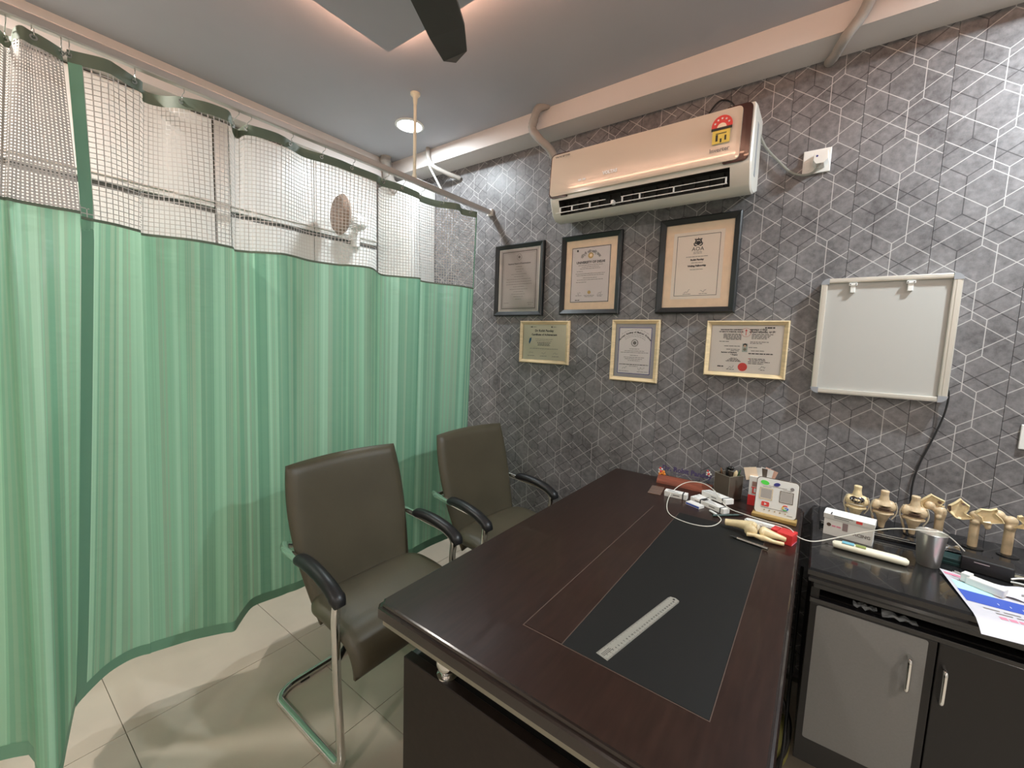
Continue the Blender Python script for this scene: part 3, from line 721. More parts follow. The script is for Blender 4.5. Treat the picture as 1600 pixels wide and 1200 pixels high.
def b3(t, p, w_, h_, y):
    outline(p, w_ - .016, h_ - .014, y, M_ink, .0018)
    bm = bmesh.new()   # crest: two supporters beside a shield under a crown
    for sx in (-1, 1):
        tube(bm, smooth_path([(sx * .004, y, h_ - .052), (sx * .013, y, h_ - .050), (sx * .010, y, h_ - .038), (sx * .015, y, h_ - .032)], 4), .0026, 6)
        tube(bm, smooth_path([(sx * .006, y, h_ - .062), (sx * .015, y, h_ - .060), (sx * .018, y, h_ - .050)], 4), .0022, 6)
    prism(bm, [(-.008, h_ - .042), (.008, h_ - .042), (.008, h_ - .054), (0, h_ - .062), (-.008, h_ - .054)], lambda a, b: (a, y - .001, b), lambda a, b: (a, y, b))
    prism(bm, [(-.007, h_ - .038), (-.009, h_ - .030), (-.003, h_ - .034), (0, h_ - .026), (.003, h_ - .034), (.009, h_ - .030), (.007, h_ - .038)], lambda a, b: (a, y - .001, b), lambda a, b: (a, y, b))
    obj('crest', bm, M_ink, p)
    T1(p, 'AOA', .024, 0, h_ - .077, y, M_ink, .0)
    lines(p, [(h_ - .090, 0, .018), (h_ - .096, 0, .018)], y, M_inkg, 'small_print', .002); lines(p, [(h_ - .110, 0, .048)], y, M_inkg, 'subtitle')
    T1(p, 'Rohit Pandey', .0105, 0, h_ - .124, y, M_ink, .0006); lines(p, [(h_ - .137, 0, .024)], y, M_inkg, 'middle_line')
    T1(p, 'Visiting Fellowship', .0105, 0, h_ - .151, y, M_ink, .0006); lines(p, [(h_ - .167, 0, .028)], y, M_inkg, 'date_line')
    for sx in (-1, 1): squiggle(p, sx * .035, -h_ + .032, .025, y, M_ink, 5 + sx); 
    lines(p, [(-h_ + .022, -.035, .017), (-h_ + .022, .035, .017)], y, M_inkg, 'footer_lines')
def b4(t, p, w_, h_, y):
    T1(p, 'Dr Rohit Pandey', .0185, 0, h_ - .034, y, M_ink, .0006); T1(p, 'Certificate of Achievement', .0155, 0, h_ - .056, y, M_ink, .0006)
    lines(p, [(h_ - .012, -.075, .022), (h_ - .012, .065, .014)], y, M_inkg, 'logo_text', .003); lines(p, [(h_ - .012, -.085, .004), (h_ - .012, .050, .004)], y, M_ink, 'logo_marks', .007)
    lines(p, [(h_ - .082, 0, .058), (h_ - .092, 0, .055), (-h_ + .062, 0, .095)], y, M_inkg); lines(p, [(h_ - .102, 0, .045), (h_ - .110, 0, .040), (h_ - .117, 0, .042)], y, M_ink, 'bold_lines', .003)
    obj('blue_flash', prism(bmesh.new(), [(-.098, .022), (-.085, .026), (-.087, .010), (-.098, -.012), (-.103, .0)], lambda a, b: (a, y - .0005, b), lambda a, b: (a, y, b)), M_inkb, p)
    for i, cx in enumerate((-.085, 0, .08)): squiggle(p, cx, -h_ + .035, .03, y, M_inkg, 11 + i); 
    lines(p, [(-h_ + .020, -.085, .025), (-h_ + .020, -.0, .022), (-h_ + .020, .08, .022)], y, M_inkg, 'footer_lines')
def b5(t, p, w_, h_, y):
    outline(p, w_ - .001, h_ - .001, y, M_navy, .0035)
    items = []; arc_text(items, 'National Academy of Medical Sciences', .0115, 0, h_ - .125, .100, -.92, .92, y, M_ink, .0004)
    join_text('arched_title', items, M_ink, p)
    bm = bmesh.new(); rr = random.Random(4)
    for R_ in (.088, .080, .113): 
        a = -.65
        while a < .65:
            b_ = a + rr.uniform(.06, .14); tube(bm, [((R_) * math.sin(a + (b_ - a) * k / 3), y, h_ - .125 + R_ * math.cos(a + (b_ - a) * k / 3)) for k in range(4)], .0007, 4); a = b_ + .04
    obj('arched_small_print', bm, M_inkg, p)
    disc(p, 'emblem_ring', 0, h_ - .078, .016, y, M_inkg, ring=.0018); disc(p, 'emblem', 0, h_ - .078, .009, y, M_inkg)
    lines(p, [(h_ - .108, 0, .025), (h_ - .118, 0, .050), (h_ - .126, 0, .070), (h_ - .140, 0, .02), (h_ - .150, 0, .052), (h_ - .158, 0, .046), (h_ - .166, 0, .03), (-h_ + .040, 0, .022)], y, M_inkg)
    lines(p, [(-h_ + .048, 0, .074)], y, M_ink, 'bold_line', .0032); squiggle(p, -.045, -h_ + .028, .024, y, M_ink, 21); squiggle(p, .040, -h_ + .028, .035, y, M_inkg, 22)
    lines(p, [(-h_ + .014, -.05, .026), (-h_ + .014, .048, .028)], y, M_inkg, 'footer_lines')
def b6(t, p, w_, h_, y):
    T1(p, 'MAHARASHTRA UNIVERSITY', .0068, -.056, h_ - .017, y, M_ink, .0004); T1(p, 'OF HEALTH SCIENCES, NASHIK', .0068, -.058, h_ - .026, y, M_ink, .0004)
    T1(p, 'महाराष्ट्र आरोग्य', .0095, .045, h_ - .017, y, M_ink, .0004); T1(p, 'विज्ञान विद्यापीठ, नाशिक', .0095, .060, h_ - .027, y, M_ink, .0004)
    disc(p, 'seal_ring', 0, h_ - .028, .018, y, mat('pink_ring', (.65, .30, .25), .6), ring=.0009)
    bm = box(bmesh.new(), -.0012, .0012, y - .0005, y, h_ - .040, h_ - .022); prism(bm, [(-.005, h_ - .022), (0, h_ - .014), (.005, h_ - .022)], lambda a, b: (a, y - .0005, b), lambda a, b: (a, y, b)); obj('torch', bm, M_inkr, p)
    lines(p, [(h_ - .036 - .0055 * k, -.052 + .006 * (k > 3), .035 - .006 * (k > 3)) for k in range(5)], y, M_ink, 'left_lines', .0028)
    lines(p, [(h_ - .036 - .0058 * k, .062 - .004 * k, .040 - .004 * k) for k in range(4)], y, M_ink, 'right_lines', .0026)
    lines(p, [(h_ - .068, -.082, .020), (.012, -.050, .031), (-.002, -.045, .026), (-.008, -.036, .018), (h_ - .068, .052, .034), (h_ - .074, .040, .022), (.008, .030, .016), (-.006, .050, .026)], y, M_ink, 'body_lines')
    T1(p, 'Bachelor of Medicine', .0072, -.060, -.016, y, M_ink, .0004); T1(p, '& Surgery', .0072, -.040, -.025, y, M_ink, .0004); lines(p, [(-.018, .060, .045)], y, M_ink, 'bold_line', .0042)
    lines(p, [(-.040 - .0045 * k, -.040, .012 + .006 * k) for k in range(4)], y, M_ink, 'left_note', .0024); lines(p, [(-.040, .048, .030), (-.046, .050, .030), (-.053, .056, .040), (-.060, .045, .028)], y, M_ink, 'right_note', .0028)
    lines(p, [(-.040, .020, .004)], y, M_inkr, 'red_note'); lines(p, [(h_ - .008, .086, .018)], y, M_ink, 'black_bar', .006)
    obj('portrait', B(-.010, .010, y - .0004, y, -.012, .024), mat('portrait_grey', (.42, .48, .44), .6), p)
    disc(p, 'portrait_hair', .0, .017, .0078, y - .0004, M_ink); disc(p, 'portrait_face', .0, .013, .0055, y - .0012, mat('portrait_skin', (.62, .45, .33), .6)); disc(p, 'portrait_shirt', 0, -.001, .006, y - .0006, M_khaki)
    disc(p, 'red_seal', -.003, -h_ + .023, .018, y, M_inkr)
    squiggle(p, -.050, -h_ + .018, .024, y, M_ink, 31); squiggle(p, .070, -h_ + .022, .024, y, M_ink, 32); lines(p, [(-h_ + .022, -.090, .012)], y, M_ink, 'stamp_text', .005)
    lines(p, [(-h_ + .010, -.050, .015), (-h_ + .014, .072, .008)], y, M_ink, 'footer_lines')
cert(-1.655, -1.305, 1.522, 1.942, 'black framed certificate on grey paper, leftmost under the air conditioner', .026, .022, M_frameb, (.012, .006), M_paperw, mat('grey_certificate', (.56, .52, .51), .5, noise=.05, nscale=6), b1)
cert(-1.191, -.846, 1.526, 1.942, 'black framed certificate with cream mount and gold emblem below the air conditioner', .026, .022, M_frameb, (.035, .038), M_mount, mat('lilac_certificate', (.78, .73, .73), .6), b2)
cert(-.661, -.320, 1.526, 1.954, 'black framed certificate with cream mount and crest reading AOA', .027, .024, M_frameb, (.036, .038), M_mount, mat('cream_certificate', (.92, .84, .75), .6), b3)
cert(-1.452, -1.122, 1.250, 1.492, 'small pale wood framed certificate of achievement, lowest left on the wall', .020, .018, M_framew, (.002, .002), None, mat('olive_certificate', (.74, .70, .56), .5), b4)
cert(-.875, -.633, 1.191, 1.497, 'upright pale wood framed certificate with grey mount and dark blue border', .020, .018, M_framew, (.016, .016), M_mountg, mat('pale_certificate', (.82, .78, .78), .55), b5)
cert(-.424, -.114, 1.250, 1.491, 'pale wood framed certificate with red seal and portrait beside the grey board', .018, .026, M_framew, (.003, .003), None, mat('bilingual_certificate', (.82, .77, .72), .5), b6)

# ================================================================ LIGHT BOX BOARD
vb = thing('viewing_board', 'grey viewing board in an aluminium frame hung on the patterned wall', 'board', (.165, 2.05, 1.43))
bw, bh = .190, .218; fd = .034
obj('board_face', B(-bw + .02, bw - .02, -fd + .010, -.004, -bh + .014, bh - .014), M_board, vb)
def rail_bar(x0, x1, z0, z1, vert):
    bm = B(x0, x1, -fd, 0, z0, z1, bev=.003)
    if vert:
        c = (x0 + x1) / 2; box(bm, c - .003, c + .003, -fd - .0015, -fd + .001, z0 + .002, z1 - .002)
    else:
        c = (z0 + z1) / 2; box(bm, x0 + .002, x1 - .002, -fd - .0015, -fd + .001, c - .003, c + .001)
    return bm
obj('frame_rail', rail_bar(-bw + .018, bw - .022, bh - .018, bh, False), M_alu, vb)
obj('frame_rail', rail_bar(-bw + .018, bw - .022, -bh, -bh + .018, False), M_alu, vb)
obj('frame_rail', rail_bar(-bw, -bw + .020, -bh + .016, bh - .020, True), M_alu, vb)
obj('frame_rail', rail_bar(bw - .024, bw, -bh + .016, bh - .020, True), M_alu, vb)
for sx, sz in ((-1, 1), (1, 1), (1, -1), (-1, -1)):
    bm = bmesh.new(); cx, cz = sx * (bw - .024), sz * (bh - .022)
    poly = [(cx, cz)] + [(cx + sx * .025 * math.cos(math.radians(90 * k / 6)), cz + sz * .023 * math.sin(math.radians(90 * k / 6))) for k in range(7)]
    prism(bm, poly, lambda a, b: (a, -fd - .002, b), lambda a, b: (a, 0, b)); obj('corner_cap', bm, M_gplast, vb)
for cx in (-.095, .062):
    bm = B(cx - .012, cx + .012, -fd - .004, -fd + .012, bh - .030, bh - .020, bev=.001); box(bm, cx - .0075, cx + .0075, -fd - .001, -fd + .012, bh - .056, bh - .028, bev=.002)
    c = obj('clip', bm, M_plast, vb)
    bm = bmesh.new()
    for s in (-1, 1): ellipsoid(bm, (cx + s * .008, -fd - .005, bh - .025), (.002, .0012, .002), seg=8)
    obj('rivet', bm, M_dark, c)
pipe('board_cable', [(.340, 2.035, 1.265), (.352, 2.030, 1.262), (.360, 2.032, 1.235), (.356, 2.036, 1.17), (.337, 2.040, 1.08), (.312, 2.042, .98), (.302, 2.042, .90), (.305, 2.042, .80)], .0028, M_cableb, 'black cable hanging from the grey board down to the cabinet', 'cable')
sw = thing('wall_switch', 'white switch plate cut by the right edge of the photo', 'switch', (.575, 2.05, 1.12))
obj('plate', B(-.04, .04, -.008, 0, -.04, .04, bev=.002), M_plast, sw); obj('rocker', B(-.012, .012, -.012, -.008, -.02, .02, bev=.001), M_plast, sw)

# ================================================================ CHAIRS
def superpad(nu, nv, fpos, fthick):
    """closed cushion from a centre surface and a thickness function"""
    bm = bmesh.new(); F = []; K = []
    for i in range(nu + 1):
        u = -1 + 2 * i / nu; F.append([]); K.append([])
        for j in range(nv + 1):
            v = j / nv; p, nrm = fpos(u, v); t = fthick(u, v); F[-1].append(bm.verts.new(p + nrm * t[0])); K[-1].append(bm.verts.new(p - nrm * t[1]))
    for i in range(nu):
        for j in range(nv):
            bm.faces.new((F[i][j], F[i + 1][j], F[i + 1][j + 1], F[i][j + 1])); bm.faces.new((K[i][j], K[i][j + 1], K[i + 1][j + 1], K[i + 1][j]))
    for j in range(nv):
        bm.faces.new((F[0][j], F[0][j + 1], K[0][j + 1], K[0][j])); bm.faces.new((F[nu][j], K[nu][j], K[nu][j + 1], F[nu][j + 1]))
    for i in range(nu):
        bm.faces.new((F[i][0], K[i][0], K[i + 1][0], F[i + 1][0])); bm.faces.new((F[i][nv], F[i + 1][nv], K[i + 1][nv], K[i][nv]))
    bmesh.ops.recalc_face_normals(bm, faces=bm.faces); return bm
def make_chair(label, loc, rz):
    t = thing('visitor_chair', label, 'chair', loc, rz, 'olive visitor chairs')
    path = [(-.235, -.235, .622), (-.20, -.252, .622), (.07, -.252, .603), (.128, -.252, .575), (.118, -.252, .50), (.125, -.252, .28), (.150, -.252, .0135), (-.275, -.252, .0135), (-.305, -.20, .0135)]
    full = [Vector(p) for p in path] + [Vector((p[0], -p[1], p[2])) for p in path[::-1]]
    autosmooth(obj('frame', tube(bmesh.new(), round_path(full, .045, 6), .0135, 12), M_chrome, t), 60)
    # backrest
    def hw(v): return .196 + .054 * math.sin(PI * min(v * 1.0, 1) * .62) - .018 * v ** 3
    def cx_(v): return -.095 - .20 * v + .045 * v * v
    def fp(u, v):
        a = max(-1, min(1, u)); x = cx_(v) + .022 * a * a; y = a * hw(v); z = .368 + .547 * v - .006 * a * a * v ** 4
        return Vector((x, y, z)), Vector((.97, 0, .22)).normalized()
    def ft(u, v):
        e = max(0, 1 - abs(u) ** 9) ** .5 * max(0, 1 - abs(2 * v - 1) ** 12) ** .5
        return (.004 + .022 * e, .004 + .024 * e)
    autosmooth(obj('backrest', superpad(26, 26, fp, ft), M_leather, t), 70)
    # seat with waterfall front
    def sp(u, v):
        F_ = .66
        if v <= F_: x = -.120 + .232 * v / F_; z = .443 + .012 * math.sin(PI * v / F_) - .006 * (v / F_); q = 0
        else:
            q = (v - F_) / (1 - F_); x = .112 + .088 * math.sin(q * PI / 2); z = .437 - .100 * (1 - math.cos(q * PI / 2))
        wv = .240 - .050 * max(0, 1 - v / .28) ** 2
        return Vector((x, u * wv, z)), Vector((math.sin(q * PI / 2 * .95), 0, math.cos(q * PI / 2 * .95))).normalized()
    def st(u, v):
        e = max(0, 1 - abs(u) ** 7) ** .5 * max(0, 1 - abs(2 * v - 1) ** 12) ** .5
        return (.004 + .024 * e, .006 + .044 * e)
    autosmooth(obj('seat', superpad(24, 34, sp, st), M_leather, t), 70)
    for s in (-1, 1):
        pts = smooth_path([(-.112, s * .252, .618), (-.075, s * .252, .627), (.0, s * .254, .625), (.085, s * .256, .607), (.135, s * .256, .582), (.152, s * .255, .560)], 4)
        n_ = len(pts); rr = [.0245 * (.55 + .45 * min(1, k / 3)) * (1 if k < n_ - 5 else 1.08 - .09 * (k - n_ + 5)) for k in range(n_)]
        autosmooth(obj('armrest_pad', tube(bmesh.new(), pts, rr, 14, flat=.80), M_arm, t), 60)
    bm = bmesh.new()
    tube(bm, round_path([(.118, -.246, .36), (.09, -.19, .385), (.09, .19, .385), (.118, .246, .36)], .04), .009, 8); box(bm, -.13, .09, -.02, .02, .375, .400)
    autosmooth(obj('seat_support', bm, M_black, t), 60)
    for s in (-1, 1):
        obj('glide', B(-.318, -.292, s * .14 - .018, s * .14 + .018, .0, .012, bev=.003), M_black, t)
    bm = bmesh.new(); tube(bm, round_path([(-.235, -.235, .622), (-.255, -.20, .60), (-.255, .20, .60), (-.235, .235, .622)], .05), .0115, 10)
    autosmooth(obj('rear_bar', bm, M_chrome, t), 60)
    return t
make_chair('olive leatherette visitor chair nearest the camera at the desk corner', (-1.245, .912, 0), 0)
make_chair('olive leatherette visitor chair behind the nearer one, close to the patterned wall', (-1.215, 1.600, 0), math.radians(-3))

# ================================================================ DESK
dk = thing('desk', 'large dark brown office desk with black writing inlay and chrome spacers', 'desk', (-.4, 1.28, 0))
DX0, DX1, DY0, DY1, DZ = -.794, -.002, .565, 1.992, .752
def oct_(x0, x1, y0, y1, c): return [(x0 + c, y0), (x1 - c, y0), (x1, y0 + c), (x1, y1 - c), (x1 - c, y1), (x0 + c, y1), (x0, y1 - c), (x0, y0 + c)]
bm = bmesh.new(); lay = []
for ins, z in ((.010, DZ - .044), (.000, DZ - .036), (.000, DZ - .014), (.003, DZ - .0105), (.007, DZ - .0095), (.008, DZ - .002), (.011, DZ)):
    lay.append([bm.verts.new((a, b, z)) for a, b in oct_(DX0 + ins, DX1 - ins, DY0 + ins, DY1 - ins, .012)])
for A_, B_ in zip(lay, lay[1:]):
    for k in range(8): bm.faces.new((A_[k], A_[(k + 1) % 8], B_[(k + 1) % 8], B_[k]))
for f in bm.faces: f.material_index = 1
bm.faces.new(lay[0][::-1]); bm.faces.new(lay[-1]); obj('desktop', loc_bm(bm, dk), [M_wood, M_edge], dk)
obj('under_board', loc_bm(B(DX0 + .014, DX1 - .012, DY0 + .012, DY1 - .01, DZ - .060, DZ - .044), dk), M_khaki, dk)
obj('brown_inlay', loc_bm(B(-.474, -.380, .722, 1.60, DZ - .002, DZ + .0006), dk), M_wood, dk)
obj('writing_pad', loc_bm(B(-.378, -.098, .719, 1.60, DZ - .002, DZ + .0018, bev=.0006, seg=1), dk), M_mat, dk)
bm = bmesh.new(); g_ = .0012
for a in ((-.4762, -.4742, .7195, 1.6), (-.4762, -.0960, .7172, .7192), (-.3803, -.3785, .7195, 1.6), (-.0975, -.0960, .7195, 1.6)): box(bm, a[0], a[1], a[2], a[3], DZ - .001, DZ + .0007)
obj('inlay_line', loc_bm(bm, dk), M_line, dk)
obj('end_panel', loc_bm(B(-.732, -.035, .600, .625, 0, .622, bev=.002), dk), M_wood2, dk)
obj('end_panel', loc_bm(B(-.732, -.035, 1.93, 1.955, 0, .622, bev=.002), dk), M_wood2, dk)
obj('modesty_panel', loc_bm(B(-.560, -.540, .617, 1.93, .15, .60), dk), M_wood2, dk)
obj('top_cap', loc_bm(B(-.730, -.037, .625, .95, .60, .620), dk), M_blackg, dk)
for x in (-.612, -.12):
    for y in (.626, 1.93):
        bm = lathe(bmesh.new(), [(.024, 0), (.024, .004), (.016, .008), (.020, .014), (.0255, .024), (.027, .034), (.0255, .044), (.019, .055), (.016, .060), (.016, .0705)], 24, (x, y, .622))
        autosmooth(obj('chrome_spacer', loc_bm(bm, dk), M_chrome, dk), 50)
dp = obj('drawer_pedestal', loc_bm(B(-.50, -.06, .617, .96, .03, .60), dk), M_wood2, dk)

# steel ruler
ru = thing('steel_ruler', 'thin steel ruler lying across the black writing pad', 'ruler', (-.268, .885, DZ + .0018), math.atan2(.294, .061) )
obj('ruler_blade', prism(bmesh.new(), [(-.151, -.0135), (.140, -.0135), (.147, -.011), (.151, 0), (.147, .011), (.140, .0135), (-.151, .0135)], lambda a, b: (a, b, .001), lambda a, b: (a, b, 0)), M_ruler, ru)
bm = bmesh.new()
for k in range(146): 
    l_ = .0055 if k % 10 == 0 else (.004 if k % 5 == 0 else .0025)
    for s in (-1, 1):
        y0_ = s * .0133; box(bm, -.148 + k * .002, -.1476 + k * .002, min(y0_, y0_ - s * l_), max(y0_, y0_ - s * l_), .001, .00115)
obj('graduations', bm, M_ink, ru)['kind'] = 'stuff'
it = [(str(k), .006, Matrix.Translation((-.148 + .01 * k, -.004, .0011)), 0) for k in range(1, 29)]
join_text('numerals', it, M_ink, ru)
bm = bmesh.new(); box(bm, -.147, -.115, -.002, -.001, .001, .00115); box(bm, -.147, -.118, .001, .002, .001, .00115); box(bm, -.147, -.120, .004, .005, .001, .00115)
obj('maker_lines', bm, M_ink, ru)
obj('hang_hole', lathe(bmesh.new(), [(.003, .0010), (.003, .0013)], 12, (.142, 0, 0)), M_dark, ru)

# name plate
npx = Vector((-.552, 1.925, DZ)); ang = math.atan2(0.0, 1)
npl = thing('name_plate', 'clear acrylic name plate with purple lettering on a reddish wooden base', 'name plate', (-.440, 1.925, DZ), math.radians(0))
bm = prism(bmesh.new(), [(-.028, 0), (.022, 0), (.020, .020), (.008, .032), (-.006, .032), (-.026, .008)], lambda a, b: (-.118, a, b), lambda a, b: (.112, a, b))
obj('wooden_base', bm, M_redwood, npl)
obj('acrylic_plate', B(-.108, .108, .004, .008, .030, .092), M_glass, npl)
text('name_text', 'Dr. Rohit Pandey', .030, Matrix.Translation((.0, .0035, .066)) @ rX, mat('purple_etch', (.075, .055, .15), .5), npl, bold=.0012)
lines(npl, [(.046, .005, .06)], .0035, mat('purple_etch_small', (.13, .11, .17), .5), 'name_subtitle', .004)
bm = bmesh.new(); bmw = bmesh.new(); bmo = bmesh.new()
for cx, cz, s in ((-.108, .048, 1), (.092, .078, .8)):
    for k in range(5):
        a = k * 2 * PI / 5; ellipsoid(bmw, (cx + .010 * s * math.cos(a), .001, cz + .010 * s * math.sin(a)), (.005 * s, .003, .005 * s), seg=8)
    ellipsoid(bm, (cx, -.002, cz), (.0055 * s, .004, .0055 * s), seg=8); ellipsoid(bm, (cx - .004, -.001, cz + .014), (.005 * s, .003, .005 * s), seg=8)
    if s == 1:
        for q in ((.006, -.008), (.016, -.010), (-.004, -.012), (.012, .0)): ellipsoid(bmo, (cx + q[0], -.002, cz + q[1]), (.0065, .004, .0065), seg=8)
obj('white_flower', bmw, M_paperw, npl); obj('red_flower', bm, M_inkr, npl); obj('orange_flower', bmo, mat('orange', (.85, .28, .04), .5), npl)

# coaster / card and medicine cartons
def on_desk(name, label, cat, x, y, rz=0, group=None, z=DZ): return thing(name, label, cat, (x, y, z), rz, group)
c = on_desk('coaster', 'small brown striped coaster left of the name plate', 'coaster', -.523, 1.785, math.radians(8))
obj('coaster_base', B(-.026, .026, -.052, .052, 0, .004, bev=.001), mat('striped_brown', (.20, .13, .10), .4, noise=.4, nscale=14, stretch=(.3, 5, 1)), c)
bm = bmesh.new(); [box(bm, -.025, .025, -.045 + .02 * k, -.038 + .02 * k, .004, .0044) for k in range(5)]
obj('stripe', bm, M_line, c)
def carton(label, x, y, rz, L, Wd, H, z=DZ, tilt=0, stripe=M_navy, grp=None):
    t = thing('medicine_carton', label, 'carton', (x, y, z), rz, grp); t.rotation_euler = (0, tilt, rz)
    obj('box', B(-L / 2, L / 2, -Wd / 2, Wd / 2, 0, H, bev=.0008, seg=1), M_paperw, t)
    bm = bmesh.new(); box(bm, L / 2 - .018, L / 2 - .013, -Wd / 2 - .0004, Wd / 2 + .0004, -.0001 + .001, H + .0004)
    obj('dark_stripe', bm, M_ink, t)
    bm = bmesh.new()
    for k in range(3): box(bm, -L / 2 + .012, L / 2 - .035 - .012 * k, -Wd / 2 + .006 + k * Wd * .25, -Wd / 2 + .009 + k * Wd * .25, H, H + .0003)
    box(bm, -.01, .016, -Wd / 2 - .0004, -Wd / 2, H * .4, H * .6); obj('printed_lines', bm, M_inkg, t)
    return t
carton('white medicine carton lying alone in front of the name plate', -.435, 1.765, math.radians(4), .088, .034, .022)
carton('white medicine carton at the left of the pile, with dark blue end', -.338, 1.772, math.radians(-22), .060, .060, .020)
carton('long white medicine carton lowest in the pile, nearest the camera', -.285, 1.735, math.radians(-28), .110, .034, .020)
carton('long white medicine carton lying on top of the pile', -.285, 1.790, math.radians(-36), .125, .040, .020, z=DZ + .0205, tilt=math.radians(-3))
fb = thing('leaflet', 'folded white leaflet with dark blue edge under the carton pile', 'leaflet', (-.350, 1.715, DZ), math.radians(-24))
obj('folded_sheet', B(-.030, .030, -.016, .016, 0, .010), M_paperw, fb); obj('blue_edge', B(-.028, .030, -.0168, -.016, .002, .008), M_blue, fb)

# pen holder (hexagonal, smoky)
ph = on_desk('pen_holder', 'smoky brown square pen holder behind the carton pile', 'pen holder', -.268, 1.914, math.radians(12))
bm = bmesh.new(); R_ = .053
def hexr(r, z): return [bm.verts.new((r * math.cos(math.radians(90 * k)), r * math.sin(math.radians(90 * k)), z)) for k in range(4)]
rg = [hexr(R_ * .97, 0), hexr(R_, .100), hexr(R_ - .004, .100), hexr(R_ - .006, .006)]
for A_, B_ in zip(rg, rg[1:]):
    for k in range(4): bm.faces.new((A_[k], A_[(k + 1) % 4], B_[(k + 1) % 4], B_[k]))
bm.faces.new(rg[0][::-1]); bm.faces.new(rg[-1]); obj('holder_body', bm, M_smoke, ph)
bm = bmesh.new(); P = [(R_ * 1.002 * math.cos(math.radians(90 * k)), R_ * 1.002 * math.sin(math.radians(90 * k)), .100) for k in range(5)]
for k in range(4): tube(bm, [P[k], P[k + 1]], .0011, 6); tube(bm, [(R_ * .972 * math.cos(math.radians(90 * k)), R_ * .972 * math.sin(math.radians(90 * k)), .001), P[k]], .0008, 6)
obj('edge_trim', bm, M_khaki, ph)
PENS = [('black capped pen leaning in the pen holder', (0, .0, .012), (-.012, .012, .124), .005, M_blackg), ('brown pencil at the left of the pen holder', (-.01, .01, .012), (-.034, .01, .118), .004, mat('brown_pencil', (.20, .10, .05), .4)),
        ('pale wooden marker at the right of the pen holder', (.01, -.01, .012), (.028, -.012, .122), .007, M_framew), ('thin green stalk pen at the right of the pen holder', (.012, .01, .012), (.040, .006, .125), .003, mat('green_pen', (.05, .12, .05), .4)),
        ('dark brown pen in the middle of the pen holder', (0, .01, .012), (-.024, -.012, .112), .004, M_smoke)]
for lab, p0, p1, r_, m_ in PENS:
    t = thing('pen', lab, 'pen', (-.268, 1.914, DZ + .0))
    d_ = (Vector(p1) - Vector(p0)); q = Vector(p0)
    autosmooth(obj('barrel', tube(bmesh.new(), [q, q + d_ * .85], r_, 10), m_, t)); autosmooth(obj('tip', tube(bmesh.new(), [q + d_ * .85, q + d_ * .93, q + d_], [r_ * 1.05, r_ * .95, r_ * .35], 10), m_, t))
bm = ellipsoid(bmesh.new(), (-.268 + .004, 1.914 + .008, DZ + .122), (.013, .010, .010)); o = obj('paper_clip_dispenser', bm, M_blackg, None, smooth=True); tag(o, 'shiny black rounded cap on top of the pens in the holder', 'cap')

# card holder with red base, cards fanned out
ch = on_desk('card_stand', 'white card stand with red foot behind the white sign board', 'card stand', -.168, 1.895, math.radians(0))
obj('red_foot', B(-.022, .045, -.020, .024, 0, .042, bev=.001), M_red, ch)
obj('white_box', B(-.021, .044, -.019, .023, .042, .118, bev=.001), M_paperw, ch)
bm = bmesh.new(); box(bm, -.010, .012, -.0196, -.019, .078, .098); obj('red_print', B(-.012, .014, -.0197, -.019, .072, .076), M_inkr, ch); obj('photo_print', bm, mat('photo_brown', (.35, .20, .16), .5), ch)
text('red_letter', 'L', .03, Matrix.Translation((-.002, -.0196, .060)) @ rX, M_inkr, ch, bold=.001)
for k, (x, a, m_, lab) in enumerate(((-.012, -14, M_mount, 'cream'), (.000, -6, M_paperw, 'white'), (.012, 2, M_smoke, 'dark'), (.026, 10, M_paperw, 'white'), (.034, 18, mat('peach_card', (.75, .45, .33), .6), 'peach'))):
    o = obj('visiting_card', xform(B(-.022, .022, -.0006, .0006, 0, .050), Matrix.Translation((-.168 + x, 1.885 + .006 * k, DZ + .102)) @ Matrix.Rotation(math.radians(a), 4, 'Y')), m_)
    tag(o, ['cream card leftmost in the card stand', 'white card second from the left in the card stand', 'dark card in the middle of the card stand', 'white card leaning right in the card stand', 'peach card at the back right of the card stand'][k], 'card')

# white sign board on bamboo foot
sg = on_desk('sign_board', 'white rounded sign board with printed logos on a golden wooden foot', 'sign', -.090, 1.775, math.radians(-2))
obj('wooden_foot', B(-.070, .070, -.022, .020, 0, .014, bev=.003), M_foot, sg)
tl = Matrix.Translation((0, .004, .012)) @ Matrix.Rotation(math.radians(-10), 4, 'X')
bm = prism(bmesh.new(), rrect(.130, .130, .012, 5, 0, .066), lambda a, b: (a, -.003, b), lambda a, b: (a, .003, b)); xform(bm, tl); sgp = obj('sign_face', bm, M_plast, sg)
bm = bmesh.new(); tube(bm, [(a, .003, b) for a, b in rrect(.131, .131, .012, 5, 0, .066) + [rrect(.131, .131, .012, 5, 0, .066)[0]]], .0022, 6); xform(bm, tl); obj('dark_edge', bm, M_smoke, sg)
def sgo(name, bm, m_): return obj(name, xform(bm, tl), m_, sgp)
def D2(poly, y0=-.0042, y1=-.003): return prism(bmesh.new(), poly, lambda a, b: (a, y0, b), lambda a, b: (a, y1, b))
def ell(cx, cz, rx, rz, rot=0, n=18): return [(cx + rx * math.cos(2 * PI * k / n) * math.cos(rot) - rz * math.sin(2 * PI * k / n) * math.sin(rot), cz + rx * math.cos(2 * PI * k / n) * math.sin(rot) + rz * math.sin(2 * PI * k / n) * math.cos(rot)) for k in range(n)]
sgo('green_sticker', D2(ell(-.040, .114, .014, .008, -.15)), M_green); sgo('navy_oval', D2(ell(-.002, .114, .0105, .0065, .35)), M_navy)
sgo('grey_icon', D2(ell(.046, .108, .006, .006)), M_inkg)
